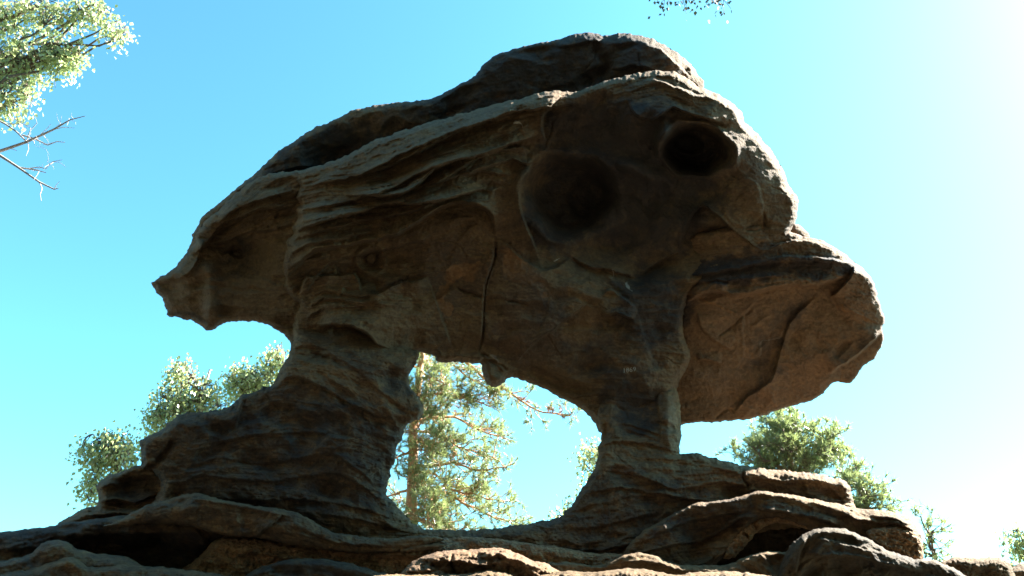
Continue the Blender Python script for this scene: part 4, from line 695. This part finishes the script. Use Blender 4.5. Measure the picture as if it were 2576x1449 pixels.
def dome_pine(label, cu, cv, ru, rv, Y, nl, cvb, dens=1.0, tuft=.13, tr=.12, group=None, nn=18):
    c = at(cu, cv, Y); sc = Y/CP/F_; base = at(cu, cvb, Y)
    axis = wavy((base[0], base[1], -.2), c+np.array([0, 0, rv*sc*.55]), 14, .006); lim = []
    e = (cu, cv, ru, rv, Y, ru*.8)
    for q in in_ell(e, nl, .75):
        z0 = np.clip(q[2]-RS.uniform(.3, .9)*rv*sc*1.3, 1, axis[-1][2]); st = axis[np.argmin(np.abs(axis[:, 2]-z0))]
        lim.append((wavy(st, q, 9, .045, .06), .03, dens))
    return pine(label, (base[0], base[1]), axis, lim, tuft, nn, tr, group=group, density=2.1, width=.075)
dome_pine('dense round crowned pine above the layered slab', 1985, 1122, 128, 62, 15.5, 44, 1300, .95, .12, .13)
dome_pine('smaller pine peeping past the stepped end of the slab', 2172, 1258, 50, 46, 14.0, 20, 1330, .9, .11, .09)
dome_pine('slim pine tip beside the end of the layered slab', 2125, 1212, 24, 26, 14.5, 9, 1330, .9, .11, .06)
dome_pine('thin scraggly young pine beside the pebbly slab end', 2347, 1375, 26, 38, 11.5, 7, 1420, .55, .09, .04)

# ------------------------------------------------------------------ added unseen trees behind and beside the camera, cutting sky light on the rock
def added_unseen_pines():
    pts = []
    for ang in np.linspace(104, 268, 18): pts.append((ang, RS.uniform(7.5, 11)))
    for ang in np.linspace(106, 284, 20): pts.append((ang, RS.uniform(13, 18)))
    proto = None
    for k, (ang, r) in enumerate(pts):
        x, y = r*math.sin(R_(ang)), r*math.cos(R_(ang)); lab = 'added unseen tall pine cutting sky light on the arch'
        if proto is None:
            t = empty('light_blocking_pine', (0, 0, 0), lab, 'tree', 'added unseen pines cutting sky light on the arch'); axis = wavy((0, 0, -.2), (.3, .2, 17), 10, .006)
            tk = Tubes(); tk.add(axis, .2, .05, 8); tk.build('trunk', 'pine_bark', t); br = Tubes(); P = []
            for i in range(75):
                z = RS.uniform(3.0, 17); an = RS.uniform(0, 6.28); L = 3.1*(1-((z-7)/12)**2)+.5; a = axis[np.argmin(np.abs(axis[:, 2]-z))].copy(); a[2] = z
                p = wavy(a, a+np.array([math.cos(an)*L, math.sin(an)*L, RS.uniform(.2, .8)]), 6, .04); br.add(p, .04, .01, 5)
                tt = RS.uniform(.15, 1, 95)[:, None]; P.append(a+(p[-1]-a)*tt+RS.normal(0, .28, (95, 3)))
            br.build('branches', 'pine_bark', t); link('crown', leaves_mesh('crown', np.concatenate(P), .36, 'deep_needle'), t); proto = t
        else:
            t = proto.copy(); COL.objects.link(t)
            for c in [c for c in proto.children]:
                d = c.copy(); COL.objects.link(d); d.parent = t
        t.location = (x, y, 0); t.rotation_euler = (0, 0, RS.uniform(0, 6.28)); t.scale = (1, 1, RS.uniform(.85, 1.1))
added_unseen_pines()

# ------------------------------------------------------------------ old scratched date on the pillar
def inscription():
    cu = bpy.data.curves.new('scratched_date', 'FONT'); cu.body = '1869'; cu.size = 1; cu.align_x = 'CENTER'; cu.offset = -.012
    o = bpy.data.objects.new('scratched_date', cu); COL.objects.link(o); dg = bpy.context.evaluated_depsgraph_get()
    me = bpy.data.meshes.new_from_object(o.evaluated_get(dg)); bpy.data.objects.remove(o)
    dg = bpy.context.evaluated_depsgraph_get(); V = np.array([v.co[:] for v in me.vertices])
    for v, (x, y, _) in zip(me.vertices, V):
        d = Vector([float(c) for c in ray(1583+x*17, 936-y*17-x*2)]).normalized()
        hit = SC.ray_cast(dg, Vector((0, 0, CAMZ)), d)
        v.co = (hit[1] if hit[0] else Vector((0, 0, CAMZ))+d*9)-d*.006
    b = NB('scratched_stone'); bs = b.n('ShaderNodeBsdfPrincipled', Roughness=.9); tc = b.n('ShaderNodeTexCoord').outputs['Object']
    b.l(b.mix(b.noise(tc, 60, 3), (.30, .30, .26), (.42, .41, .36)), bs.inputs['Base Color']); b.l(bs.outputs[0], b.out.inputs['Surface'])
    me.materials.clear(); me.materials.append(b.m); o = link('scratched_date', me, arch); o['label'] = 'date 1869 scratched into the stone'
inscription()
